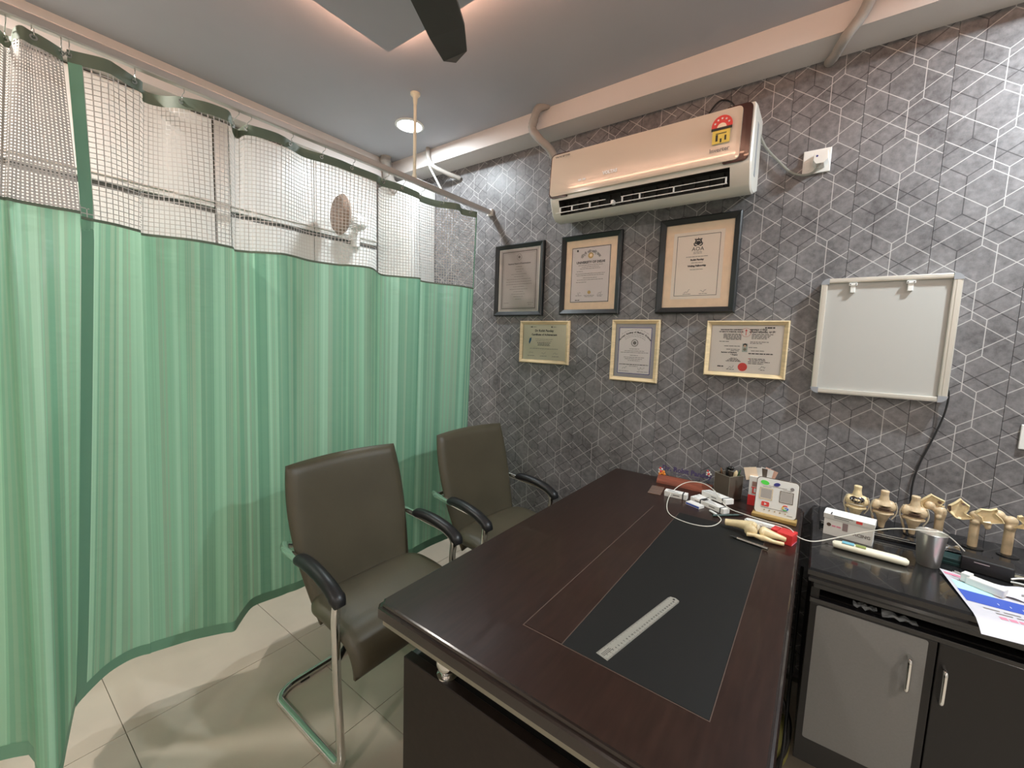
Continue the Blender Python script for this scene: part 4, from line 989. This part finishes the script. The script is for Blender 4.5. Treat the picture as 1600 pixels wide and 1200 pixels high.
for cx in (-.033, .031):
    bm = bmesh.new(); s = .021; zc = .074
    for (a, b_, c_, d_) in ((cx - s, cx + s, zc + s - .0022, zc + s), (cx - s, cx + s, zc - s, zc - s + .0022), (cx - s, cx - s + .0022, zc - s, zc + s), (cx + s - .0022, cx + s, zc - s, zc + s)): box(bm, a, b_, -.0040, -.003, c_, d_)
    sgo('square_border', bm, M_framew if cx < 0 else M_smoke)
    sgo('blank_square', B(cx - .017, cx + .017, -.0036, -.003, zc - .017, zc + .017), mat('pale_grey_square', (.40, .37, .34), .6))
sgo('red_button', D2(rrect(.025, .017, .004, 4, -.032, .036)), M_inkr); sgo('play_mark', D2([(-.035, .031), (-.027, .036), (-.035, .041)], -.0048, -.0042), M_paperw)
GC = [(.72, .08, .05), (.80, .50, .03), (.05, .40, .10), (.06, .18, .65)]
for k, (a0, a1) in enumerate(((45, 150), (150, 215), (215, 310), (310, 365))):
    bm = bmesh.new(); pts = [(.031 + .0085 * math.cos(math.radians(a0 + (a1 - a0) * j / 8)), -.0042, .036 + .0085 * math.sin(math.radians(a0 + (a1 - a0) * j / 8))) for j in range(9)]
    tube(bm, pts, .0019, 6)
    if k == 3: box(bm, .031, .0405, -.0052, -.003, .0345, .0375)
    sgo('letter_stroke', bm, mat('letter_colour', GC[k], .5))
for k in range(5): sgo('star', D2([(-.033 + .0165 * k + (.0032 if j % 2 == 0 else .0013) * math.sin(j * PI / 5), .0155 + (.0032 if j % 2 == 0 else .0013) * math.cos(j * PI / 5)) for j in range(10)]), M_gold)
bm = bmesh.new(); box(bm, -.045, -.018, -.0036, -.003, .099, .1005); box(bm, .018, .045, -.0036, -.003, .099, .1005); box(bm, -.028, .030, -.0036, -.003, .104, .1055); box(bm, -.045, .040, -.0036, -.003, .0225, .0240); box(bm, .038, .055, -.0036, -.003, .010, .0118); sgo('small_print', bm, M_inkg)

# white mouse-like stick, red magnet blocks, silver pen, dark pen
wm = on_desk('white_remote', 'long rounded white plastic case behind the bone model on the desk', 'case', -.112, 1.655, math.radians(-6))
bm = prism(bmesh.new(), rrect(.118, .032, .015, 6), lambda a, b: (a, b, 0), lambda a, b: (a, b, .020)); bmesh.ops.bevel(bm, geom=[e for e in bm.edges if abs(e.verts[0].co.z - e.verts[1].co.z) < 1e-6 and e.verts[0].co.z > .01], offset=.004, segments=2, affect='EDGES'); autosmooth(obj('case_body', bm, M_plast, wm), 50)
obj('case_seam', B(-.03, .02, -.0162, -.0155, .009, .010), M_inkg, wm)
for (x, y, sx, sy, sz, rz, lab) in ((-.040, 1.590, .044, .052, .034, -14, 'larger red block at the right end of the bone model'), (-.072, 1.612, .020, .040, .030, -14, 'smaller red block beside the larger one on the desk')):
    t = on_desk('red_block', lab, 'block', x, y, math.radians(rz)); obj('block_body', B(-sx / 2, sx / 2, -sy / 2, sy / 2, 0, sz, bev=.0012), M_red, t); obj('pale_edge', B(sx / 2 - .0015, sx / 2 + .0003, -sy / 2 + .002, sy / 2 - .002, .001, .004), M_pink, t)
def pen(label, p0, p1, r, m_, mt):
    t = thing('pen', label, 'pen', (*p0[:2], p0[2])); d_ = Vector(p1) - Vector(p0)
    autosmooth(obj('barrel', tube(bmesh.new(), [Vector(), d_ * .8], r, 12), m_, t)); autosmooth(obj('tip', tube(bmesh.new(), [d_ * .8, d_ * .93, d_], [r, r * .7, r * .2], 12), mt, t)); return t
pen('silver grey pen lying in front of the bone model on the desk', (-.082, 1.476, DZ + .0065), (-.192, 1.500, DZ + .0065), .0045, M_steel, M_black)
pen('dark green pen lying behind the white cable end', (-.272, 1.648, DZ + .0045), (-.180, 1.735, DZ + .0045), .0042, mat('dark_green_pen', (.04, .07, .06), .35), M_black)

# bone model lying on the desk
def bone_obj(name, bm, vox, m_, parent, sm=2): return obj(name, remesh(bm, vox, sm), m_, parent, smooth=True)
km = on_desk('bone_model', 'cream knee joint bone model lying on the desk', 'bone model', -.135, 1.560, math.radians(-3))
bm = bmesh.new(); tube(bm, smooth_path([(-.085, .010, .020), (-.055, .012, .024), (-.025, .008, .028), (-.005, .004, .026)], 4), [.0115 + .011 * (k / 12) ** 2 for k in range(13)], 14)
ellipsoid(bm, (-.006, .014, .026), (.022, .014, .021)); ellipsoid(bm, (-.003, -.012, .022), (.020, .013, .020))
bone_obj('femur', bm, .0022, M_bone, km)
bm = bmesh.new(); ellipsoid(bm, (.029, .004, .025), (.010, .024, .016)); tube(bm, smooth_path([(.030, .004, .024), (.050, .006, .021), (.075, .010, .018), (.094, .012, .016)], 4), [.019 - .010 * min(1, k / 8) for k in range(13)], 14)
bone_obj('tibia', bm, .0022, M_bone, km)
bm = bmesh.new(); tube(bm, smooth_path([(-.012, -.030, .014), (.010, -.026, .016), (.030, -.022, .013), (.042, -.024, .014), (.065, -.020, .010), (.092, -.014, .009)], 4), [.006, .0065, .006, .005, .006, .007, .0075, .008, .009, .0095, .009, .0085, .008, .0075, .007, .0065, .006, .006, .006, .006, .006], 12); ellipsoid(bm, (.036, -.023, .013), (.010, .007, .009))
bone_obj('fibula', bm, .0018, M_bone, km)
bm = bmesh.new(); ellipsoid(bm, (.014, .012, .026), (.006, .016, .017)); bone_obj('cartilage', bm, .002, M_lig, km)

# long white charging cable: desk -> cabinet
cab_pts = [(-.262, 1.664, .757), (-.240, 1.625, .756), (-.251, 1.555, .756), (-.286, 1.522, .756), (-.343, 1.520, .756), (-.399, 1.552, .756), (-.434, 1.634, .756), (-.452, 1.745, .765), (-.438, 1.820, .785), (-.405, 1.855, .800), (-.350, 1.840, .810), (-.295, 1.785, .806), (-.24, 1.725, .775), (-.17, 1.676, .779), (-.10, 1.640, .786), (-.069, 1.62, .793), (-.035, 1.60, .795), (-.010, 1.605, .772), (.028, 1.62, .764), (.079, 1.68, .767), (.156, 1.695, .807), (.226, 1.68, .846), (.292, 1.660, .864), (.323, 1.68, .862), (.352, 1.715, .840), (.384, 1.735, .806)]
pipe('charging_cable', cab_pts, .0016, M_cable, 'long white charging cable looping over the desk to the cabinet', 'cable', seg=8, sub=6)
cn = obj('cable_plug', tube(bmesh.new(), [(-.292, 1.690, .757), (-.286, 1.686, .757), (-.264, 1.667, .757)], [.003, .0042, .0042], 10), M_plast, None, smooth=True); tag(cn, 'white connector at the free end of the charging cable', 'connector')

# ================================================================ SIDE CABINET
cb = thing('side_cabinet', 'black side cabinet with grey door panel right of the desk', 'cabinet', (.47, 1.75, 0))
CX0, CX1, CY0, CZ = .022, 1.0, 1.435, .755
bm = bmesh.new(); lay = []
for ins, z in ((.018, CZ - .062), (.016, CZ - .050), (.004, CZ - .040), (.002, CZ - .030), (.006, CZ - .024), (.000, CZ - .020), (.000, CZ - .006), (.005, CZ)):
    lay.append([bm.verts.new(p) for p in ((CX0 + ins, CY0 + ins, z), (CX1, CY0 + ins, z), (CX1, 2.048, z), (CX0 + ins, 2.048, z))])
for A_, B_ in zip(lay, lay[1:]):
    for k in range(4): bm.faces.new((A_[k], A_[(k + 1) % 4], B_[(k + 1) % 4], B_[k]))
bm.faces.new(lay[0][::-1]); bm.faces.new(lay[-1]); obj('cabinet_top', loc_bm(bm, cb), M_blackg, cb)
BZ = .15
bm = bmesh.new(); box(bm, CX0 + .012, CX0 + .032, CY0 + .02, 2.045, BZ, CZ - .062); box(bm, CX1 - .02, CX1, CY0 + .02, 2.045, BZ, CZ - .062)
box(bm, CX0 + .032, CX1 - .02, CY0 + .035, 2.045, BZ, BZ + .02); box(bm, CX0 + .032, CX1 - .02, CY0 + .04, 2.045, CZ - .104, CZ - .090); box(bm, CX0 + .03, CX1 - .02, 2.03, 2.045, BZ, CZ - .062)
obj('carcass', loc_bm(bm, cb), M_black_lam, cb)
obj('apron', loc_bm(B(CX0 + .010, CX1, CY0 + .014, CY0 + .036, CZ - .106, CZ - .092, bev=.002), cb), M_blackg, cb)
for k, (a, b_) in enumerate(((CX0 + .012, .300), (.3025, .64), (.6425, 1.0))):
    d = obj('door', loc_bm(B(a, b_, CY0 + .016, CY0 + .034, BZ, CZ - .107, bev=.002), cb), M_black_lam, cb)
    if k == 0: obj('grey_panel', loc_bm(prism(bmesh.new(), rrect(b_ - a - .034, .415, .006, 4, (a + b_) / 2, .437), lambda p, q: (p, CY0 + .0145, q), lambda p, q: (p, CY0 + .018, q)), cb), M_grey, d, label='grey door panel')
    hx = {0: .251, 1: .316, 2: .95}[k]
    bm = tube(bmesh.new(), round_path([(hx, CY0 + .016, .588), (hx, CY0 - .008, .588), (hx, CY0 - .008, .500), (hx, CY0 + .016, .500)], .014), .0050, 10)
    autosmooth(obj('handle', loc_bm(bm, cb), M_chrome, d), 60)
for x in (CX0 + .05, CX1 - .08):
    for y in (CY0 + .20, 1.98): obj('leg', loc_bm(B(x, x + .045, y, y + .045, 0, BZ), cb), M_black, cb)
# papers stuffed into the open slot
for k, (x, y, w_, rz, lab) in enumerate(((.155, 1.455, .05, 20, 'crumpled clear plastic poking from the cabinet slot, left one'), (.225, 1.450, .07, -15, 'crumpled clear plastic poking from the cabinet slot, right one'))):
    bm = bmesh.new(); r = random.Random(k + 3); g = [[bm.verts.new((x + w_ * (i / 6 - .5), y + .03 * (j / 3) - .006 + r.uniform(-.003, .003), CZ - .078 + r.uniform(-.005, .005))) for j in range(4)] for i in range(7)]
    for i in range(6):
        for j in range(3): bm.faces.new((g[i][j], g[i + 1][j], g[i + 1][j + 1], g[i][j + 1]))
    tag(obj('plastic_wrapper', bm, M_bag), lab, 'wrapper')

def on_cab(name, label, cat, x, y, rz=0, z=CZ, group=None): return thing(name, label, cat, (x, y, z), rz, group)
bx = on_cab('medicine_box', 'white printed medicine box standing on its side on the cabinet', 'box', .122, 1.748, math.radians(-9))
obj('box_body', B(-.066, .062, -.012, .040, 0, .058, bev=.001), M_paperw, bx)
bm = prism(bmesh.new(), [(-.016, .058), (-.020, .074), (.010, .082), (.042, .076), (.041, .058)], lambda a, b: (-.068, a, b), lambda a, b: (.064, a, b)); obj('lid_flap', bm, M_paperw, bx)
bm = bmesh.new(); box(bm, -.048, -.046, -.019, -.008, .074, .080); box(bm, -.040, .01, -.0195, -.0188, .070, .072); box(bm, -.040, .0, -.0185, -.0178, .064, .0655); obj('printed_lines', bm, M_ink, bx)
obj('pink_logo', B(.018, .034, -.0197, -.0187, .064, .073), M_inkr, bx); obj('brown_patch', B(-.016, -.002, -.0127, -.012, .026, .052), mat('patch', (.30, .22, .22), .6), bx)
disc(bx, 'round_mark', -.052, .036, .006, -.0122, M_gash); lines(bx, [(.034, -.030, .014)], -.0122, M_pink, 'brand_line', .005)
text('box_text', 'ACING', .014, Matrix.Translation((.035, -.0126, .024)) @ rX, M_inkg, bx, bold=.0004)

cl = on_cab('cordless_handset', 'long cream plastic remote handset lying at the cabinet front', 'remote', .168, 1.640, math.radians(-2.5))
bm = bmesh.new(); tube(bm, [(-.088, 0, .010), (-.084, 0, .011), (-.06, 0, .012), (.06, 0, .012), (.082, 0, .011), (.088, 0, .010)], [.010, .0145, .0165, .0165, .0145, .009], 18, flat=.72)
for v in bm.verts: v.co.z = max(v.co.z, 0.0)
autosmooth(obj('body', bm, M_cream, cl), 50)
obj('blue_screen', B(-.066, -.036, -.011, .009, .0225, .0245, bev=.001), mat('screen_blue', (.16, .42, .52), .3), cl); obj('green_screen', B(-.033, -.008, -.011, .009, .0225, .0243, bev=.001), mat('screen_green', (.25, .30, .08), .3), cl)

gt = on_cab('steel_tumbler', 'shiny steel tumbler standing near the cabinet front edge', 'tumbler', .305, 1.690)
bm = lathe(bmesh.new(), [(.0235, 0), (.0255, .002), (.034, .098), (.0355, .100), (.0345, .101), (.0325, .098), (.0245, .006), (.001, .005)], 40)
autosmooth(obj('tumbler_body', bm, mat('tumbler_steel', (.60, .58, .54), .33, metal=.85), gt), 40)

# black file stack / tray that carries the joint models
tr_ = on_cab('black_tray', 'low black tray with bright edges under the upright joint models', 'tray', .30, 1.905)
obj('tray_slab', B(-.255, .48, -.085, .085, 0, .016, bev=.002), M_blackg, tr_); obj('bright_edge', B(-.250, .02, -.0865, -.085, .010, .0125), M_alu, tr_); obj('bright_edge', B(-.250, -.02, -.0860, -.0845, .0165, .0185), M_alu, tr_)
ZT = CZ + .016
def knee(label, x, y, rz, m_, variant=0):
    t = thing('knee_model', label, 'bone model', (x, y, ZT), rz)
    bm = bmesh.new(); tube(bm, [(0, 0, .135), (0, 0, .120), (0, 0, .100), (0, 0, .085)], [.0135, .0125, .017, .026], 16, flat=.85)
    ellipsoid(bm, (-.017, 0, .082), (.017, .018, .020)); ellipsoid(bm, (.017, 0, .082), (.017, .018, .020)); bone_obj('femur', bm, .0022, m_, t)
    bm = bmesh.new(); ellipsoid(bm, (0, 0, .058), (.031, .018, .010)); tube(bm, [(0, 0, .060), (0, 0, .045), (0, 0, .025), (0, 0, .004)], [.028, .022, .0125, .010], 16, flat=.8)
    bone_obj('tibia', bm, .0022, m_, t)
    autosmooth(obj('fibula', tube(bmesh.new(), smooth_path([(-.026, .004, .060), (-.027, .004, .045), (-.020, .004, .020), (-.016, .004, .004)], 4), .0035, 8), m_, t), 60)
    bm = bmesh.new(); ellipsoid(bm, (0, -.006, .069), (.027, .014, .004)); obj('meniscus', bm, M_gash if variant != 1 else M_lig, t, smooth=True)
    bm = bmesh.new()
    for s in (-1, 1): bm = bmesh.new(); tube(bm, smooth_path([(s * .028, -.008, .100), (s * .034, -.006, .080), (s * .033, -.005, .060), (s * .024, -.004, .040)], 4), .0022, 6); autosmooth(obj('ligament', bm, M_lig, t), 60)
    if variant == 1:
        bm = bmesh.new(); ellipsoid(bm, (0, -.012, .088), (.023, .010, .012)); autosmooth(obj('metal_implant', bm, mat('implant_metal', (.12, .12, .15), .12, metal=1), t), 60)
        bm = bmesh.new()
        for a in range(5): tube(bm, [(-.018 + .009 * a, -.0215, .080), (-.014 + .008 * a, -.0235, .094)], .0014, 5)
        obj('implant_teeth', bm, M_chrome, t)
    else:
        bm = bmesh.new(); ellipsoid(bm, (0, -.017, .076), (.015, .005, .0045)); obj('fissure', bm, M_gash, t, smooth=True)
    autosmooth(obj('stand_disc', lathe(bmesh.new(), [(.020, 0), (.020, .003), (.011, .006)], 20), M_blackg, t), 50)
    return t
knee('upright knee joint model with dark metal implant, leftmost of the row', .143, 1.885, .0, M_bone, 1)
knee('upright knee joint model, second from the left of the row', .215, 1.885, .1, M_bone2, 0)
knee('upright knee joint model right behind the steel tumbler', .292, 1.885, -.05, M_bone2, 2)
def femur_head(t, x, y, ztop, m_, s=1.0, zb=0.0):
    bm = bmesh.new(); tube(bm, [(x, y, zb + .004), (x, y, ztop - .045), (x + .001, y, ztop - .022)], [.0115, .0115, .015], 16)
    ellipsoid(bm, (x, y, ztop - .016), (.016, .015, .016)); ellipsoid(bm, (x - .003, y - .010, ztop - .034), (.010, .008, .009)); tube(bm, [(x, y, ztop - .020), (x + s * .022, y + .004, ztop - .006)], [.011, .010], 12); ellipsoid(bm, (x + s * .026, y + .004, ztop - .004), (.015, .015, .015))
    bone_obj('femur', bm, .0022, m_, t)
def wing(t, pts, th, m_, name='pelvic_blade', y=0, curve=.02, holes=()):
    bm = bmesh.new(); n = len(pts); cx = sum(p[0] for p in pts) / n; cz = sum(p[1] for p in pts) / n; f = []; k_ = []
    V = [Vector((a, 0, b)) for a, b in pts]; P = []
    for i in range(n):
        for k in range(3): P.append(V[i].lerp(V[(i + 1) % n], k / 3))
    def yy(a, b): return y - curve * (1 - min(1, ((a - cx) ** 2 + (b - cz) ** 2) / .0016))
    rings = []
    for s, dy, tt in ((1.0, 0, .55), (.90, -.002, 1.0), (.70, .003, .5), (.35, .006, .35)):
        q = [(cx + (p.x - cx) * s, cz + (p.z - cz) * s) for p in P]
        rings.append(([bm.verts.new((a, yy(a, b) + dy - th * tt, b)) for a, b in q], [bm.verts.new((a, yy(a, b) + dy + th * tt, b)) for a, b in q]))
    N = len(P)
    for side in (0, 1):
        for a, b in zip(rings, rings[1:]):
            for k in range(N): bm.faces.new((a[side][k], a[side][(k + 1) % N], b[side][(k + 1) % N], b[side][k]))
        c = bm.verts.new((cx, yy(cx, cz) + .006 - th * .35 * (1 - 2 * side), cz))
        for k in range(N): bm.faces.new((rings[-1][side][k], rings[-1][side][(k + 1) % N], c))
    for k in range(N): bm.faces.new((rings[0][0][k], rings[0][0][(k + 1) % N], rings[0][1][(k + 1) % N], rings[0][1][k]))
    bmesh.ops.recalc_face_normals(bm, faces=bm.faces)
    o = autosmooth(obj(name, bm, m_, t), 28); rw = random.Random(len(pts))
    for (hx, hz, rx, rz) in holes:
        poly = [(hx + rx * rw.uniform(.6, 1.15) * math.cos(k * PI / 4), hz + rz * rw.uniform(.6, 1.15) * math.sin(k * PI / 4)) for k in range(8)]
        obj('opening', prism(bmesh.new(), poly, lambda a, b: (a, yy(a, b) - th * 1.15 - .002, b), lambda a, b: (a, yy(a, b) + th, b)), M_gash, t)
    return o
def hip_stand(t, x, y):
    autosmooth(obj('stand_disc', lathe(bmesh.new(), [(.024, 0), (.024, .003), (.0125, .006)], 20, (x, y, 0)), M_blackg, t), 50)
h1 = thing('hip_model', 'hip joint model with broad pale blade just right of the third knee model', 'bone model', (.358, 1.90, ZT))
femur_head(h1, -.003, 0, .112, M_bone2, -1); hip_stand(h1, 0, 0)
wing(h1, [(-.056, .114), (-.045, .130), (-.029, .147), (-.024, .144), (.005, .131), (.004, .125), (-.005, .113), (.006, .113), (0, .105), (-.024, .100), (-.041, .090), (-.051, .100)], .0045, M_bone, y=.010, curve=.012, holes=[(-.008, .124, .005, .004)])
h2 = thing('hip_model', 'hip joint model in the middle with triangular blade and round openings', 'bone model', (.435, 1.895, ZT))
femur_head(h2, -.002, 0, .120, M_bone2, 1); hip_stand(h2, 0, 0)
wing(h2, [(-.068, .126), (-.054, .141), (-.043, .154), (-.038, .148), (-.022, .136), (-.023, .124), (-.030, .108), (-.016, .102), (-.010, .094), (-.034, .086), (-.050, .088), (-.062, .100), (-.069, .109)], .0045, M_bone, y=-.008, curve=.014, holes=[(-.037, .139, .005, .004), (-.065, .117, .004, .010)])
h3 = thing('hip_model', 'hip joint model with flat topped blade, second from the right edge', 'bone model', (.508, 1.890, ZT))
femur_head(h3, -.004, 0, .124, M_bone2, -1); hip_stand(h3, 0, 0)
wing(h3, [(-.084, .124), (-.075, .136), (-.054, .139), (-.041, .146), (-.039, .139), (-.043, .130), (-.028, .116), (-.020, .102), (-.048, .095), (-.068, .095), (-.073, .110), (-.085, .118)], .0055, M_bone, y=-.016, curve=.010)
bm = bmesh.new(); ellipsoid(bm, (-.054, -.004, .092), (.014, .009, .012)); ellipsoid(bm, (-.050, -.004, .080), (.008, .008, .011)); bone_obj('sit_bone', bm, .002, M_bone2, h3)
h4 = thing('hip_model', 'hip joint model cut off by the right edge of the photo', 'bone model', (.585, 1.890, ZT))
femur_head(h4, .01, 0, .112, M_bone2, -1); hip_stand(h4, .01, 0)
wing(h4, [(-.076, .134), (-.068, .138), (-.062, .133), (-.048, .136), (-.010, .130), (0, .105), (-.045, .100), (-.078, .095), (-.062, .108), (-.068, .118), (-.076, .125)], .0055, M_bone, y=-.016, curve=.010)

# clutter: adapter, plug, cables, poster sheet, papers
ad = on_cab('power_adapter', 'matt black box adapter behind the poster sheet', 'adapter', .432, 1.735, math.radians(-12))
obj('adapter_body', B(-.052, .050, -.022, .030, 0, .040, bev=.003), M_black, ad); obj('silver_mark', B(-.026, .004, -.0235, -.022, .030, .032), M_steel, ad)
gb = on_cab('dark_green_box', 'dark teal flat box between tumbler and black adapter', 'box', .368, 1.760, math.radians(-10)); obj('box_body', B(-.028, .028, -.028, .028, 0, .020, bev=.001), mat('dark_teal', (.01, .035, .034), .35), gb); obj('edge_line', B(-.028, .028, -.0285, -.028, .008, .0095), mat('teal_line', (.05, .15, .14), .4), gb)
bm = bmesh.new(); r = random.Random(9); g = [[bm.verts.new((.345 + .012 * i, 1.80 + .012 * j, CZ + .022 + r.uniform(0, .012))) for j in range(4)] for i in range(5)]
for i in range(4):
    for j in range(3): bm.faces.new((g[i][j], g[i + 1][j], g[i + 1][j + 1], g[i][j + 1]))
tag(obj('foil_scrap', bm, M_chrome), 'crumpled silver foil scrap behind the tumbler', 'foil')
bk = on_cab('black_books', 'black flat folder lying behind the adapter at the right edge', 'folder', .56, 1.780, math.radians(-4)); obj('folder_body', B(-.10, .16, -.05, .05, 0, .020, bev=.002), M_blackg, bk); obj('paper_edge', B(-.095, .150, -.0510, -.049, .010, .016), M_cream, bk)
chg = on_cab('phone_charger', 'white plug charger lying on the poster sheet', 'charger', .402, 1.600, math.radians(-30), z=CZ + .0025)
obj('charger_body', B(-.036, .036, -.014, .014, 0, .022, bev=.003), M_plast, chg); obj('plug_pins_block', B(-.046, -.028, -.012, .012, .004, .028, bev=.002), M_plast, chg)
bm = bmesh.new(); [tube(bm, [(-.046, s * .006, .018), (-.064, s * .006, .018)], .0018, 8) for s in (-1, 1)]; obj('pin', bm, M_chrome, chg)
pipe('white_cable', [(.47, 1.700, .768), (.50, 1.705, .776), (.56, 1.690, .772), (.66, 1.70, .765)], .0026, M_plast, 'upper white cable running off the right edge over the folder', 'cable', seg=8)
pipe('white_cable', [(.468, 1.690, .764), (.495, 1.670, .770), (.55, 1.630, .765), (.66, 1.60, .762)], .0026, M_plast, 'lower white cable running off the right edge', 'cable', seg=8)
# poster sheet draped over the front edge
def sheet(name, label, cat, P00, P10, P11, P01, m_, bend, thick=.0006, parts=()):
    t = thing(name, label, cat, (0, 0, 0)); P00, P10, P11, P01 = map(Vector, (P00, P10, P11, P01))
    def pt(u, v, h=0):
        p = P00.lerp(P10, u).lerp(P01.lerp(P11, u), v); p.z += bend(u, v) + h; return p
    def patch(u0, u1, v0, v1, h, nu=16, nv=16):
        bm = bmesh.new(); g = [[bm.verts.new(pt(u0 + (u1 - u0) * i / nu, v0 + (v1 - v0) * j / nv, h)) for j in range(nv + 1)] for i in range(nu + 1)]
        for i in range(nu):
            for j in range(nv): bm.faces.new((g[i][j], g[i + 1][j], g[i + 1][j + 1], g[i][j + 1]))
        bmesh.ops.recalc_face_normals(bm, faces=bm.faces); return bm
    s = obj('sheet_body', patch(0, 1, 0, 1, 0), m_, t, smooth=True)
    for (nm, u0, u1, v0, v1, m2) in parts: obj(nm, patch(u0, u1, v0, v1, .0006, 10, 4), m2, s, smooth=True)
    return t, pt
def pb(u, v): 
    return -.022 * max(0, (.165 - v) / .165) ** 1.5 + .006 * (1 - u) ** 3 * v + .0015
parts = [('blue_band', 0.03, 1, .40, .62, M_blue), ('cyan_patch', .04, .35, .62, .80, M_cyan), ('pink_band', .02, 1, .90, .95, M_pink), ('white_words', .30, .62, .47, .50, M_paperw), ('badge', .62, .72, .42, .48, M_brnd)]
for k in range(5): parts.append(('red_words', .22 + .075 * k, .28 + .075 * k, .19, .235, M_pink))
parts.append(('red_words', .62, .95, .20, .235, M_pink))
for k in range(4): parts.append(('grey_words', .14 + .16 * k, .27 + .16 * k, .325, .345, M_inkg)); parts.append(('grey_words', .22 + .16 * k, .35 + .16 * k, .275, .295, M_inkg))
parts += [('grey_words', .42, .62, .10, .12, M_inkg), ('grey_words', .68, .95, .12, .14, M_inkg), ('grey_words', .60, .64, .05, .07, M_ink)]
sheet('poster_sheet', 'printed leaflet with blue band hanging over the cabinet front edge', 'leaflet', (.352, 1.385, CZ), (.565, 1.415, CZ), (.545, 1.665, CZ), (.325, 1.665, CZ), mat('leaflet_white', (.58, .56, .60), .5), pb, parts=parts)
sheet('loose_paper', 'crumpled white paper right of the white charger', 'paper', (.425, 1.585, CZ + .004), (.54, 1.57, CZ + .006), (.56, 1.665, CZ + .014), (.445, 1.66, CZ + .010), mat('pale_lilac_paper', (.62, .60, .66), .6), lambda u, v: .004 * math.sin(9 * u + 5 * v) + .003 * math.sin(17 * v), parts=[('grey_words', .3, .6, .4, .5, M_inkg)])

# things in the gap between desk and cabinet
bm = bmesh.new(); ellipsoid(bm, (0, 0, 0), (.010, .035, .048), seg=20)
r = random.Random(2)
for v in bm.verts: v.co *= 1 + r.uniform(-.14, .14)
bgt = obj('plastic_bag', bm, M_bag); bgt.location = (.009, 1.63, .335); tag(bgt, 'crumpled clear plastic bag wedged between desk and cabinet', 'bag')
yb = thing('cloth_bag', 'yellow green cloth bag with dark strap on the floor behind the desk side', 'bag', (.000, 1.56, 0))
bm = bmesh.new(); ellipsoid(bm, (-.002, .02, .075), (.030, .075, .078), seg=20); 
for v in bm.verts: v.co.z = max(v.co.z, 0.001)
obj('bag_body', bm, M_yel, yb, smooth=True)
obj('strap', tube(bmesh.new(), smooth_path([(-.01, -.02, .26), (.018, -.045, .20), (.016, -.06, .12), (-.006, -.07, .05), (-.01, -.075, .01)], 6), .007, 8), M_black, yb, smooth=True)
pipe('hanging_cable', [(.009, 1.74, .62), (.009, 1.56, .30), (.010, 1.455, .17), (.004, 1.435, .06), (.010, 1.42, .006)], .005, M_cableb, 'black cable dropping to the floor between desk and cabinet', 'cable')
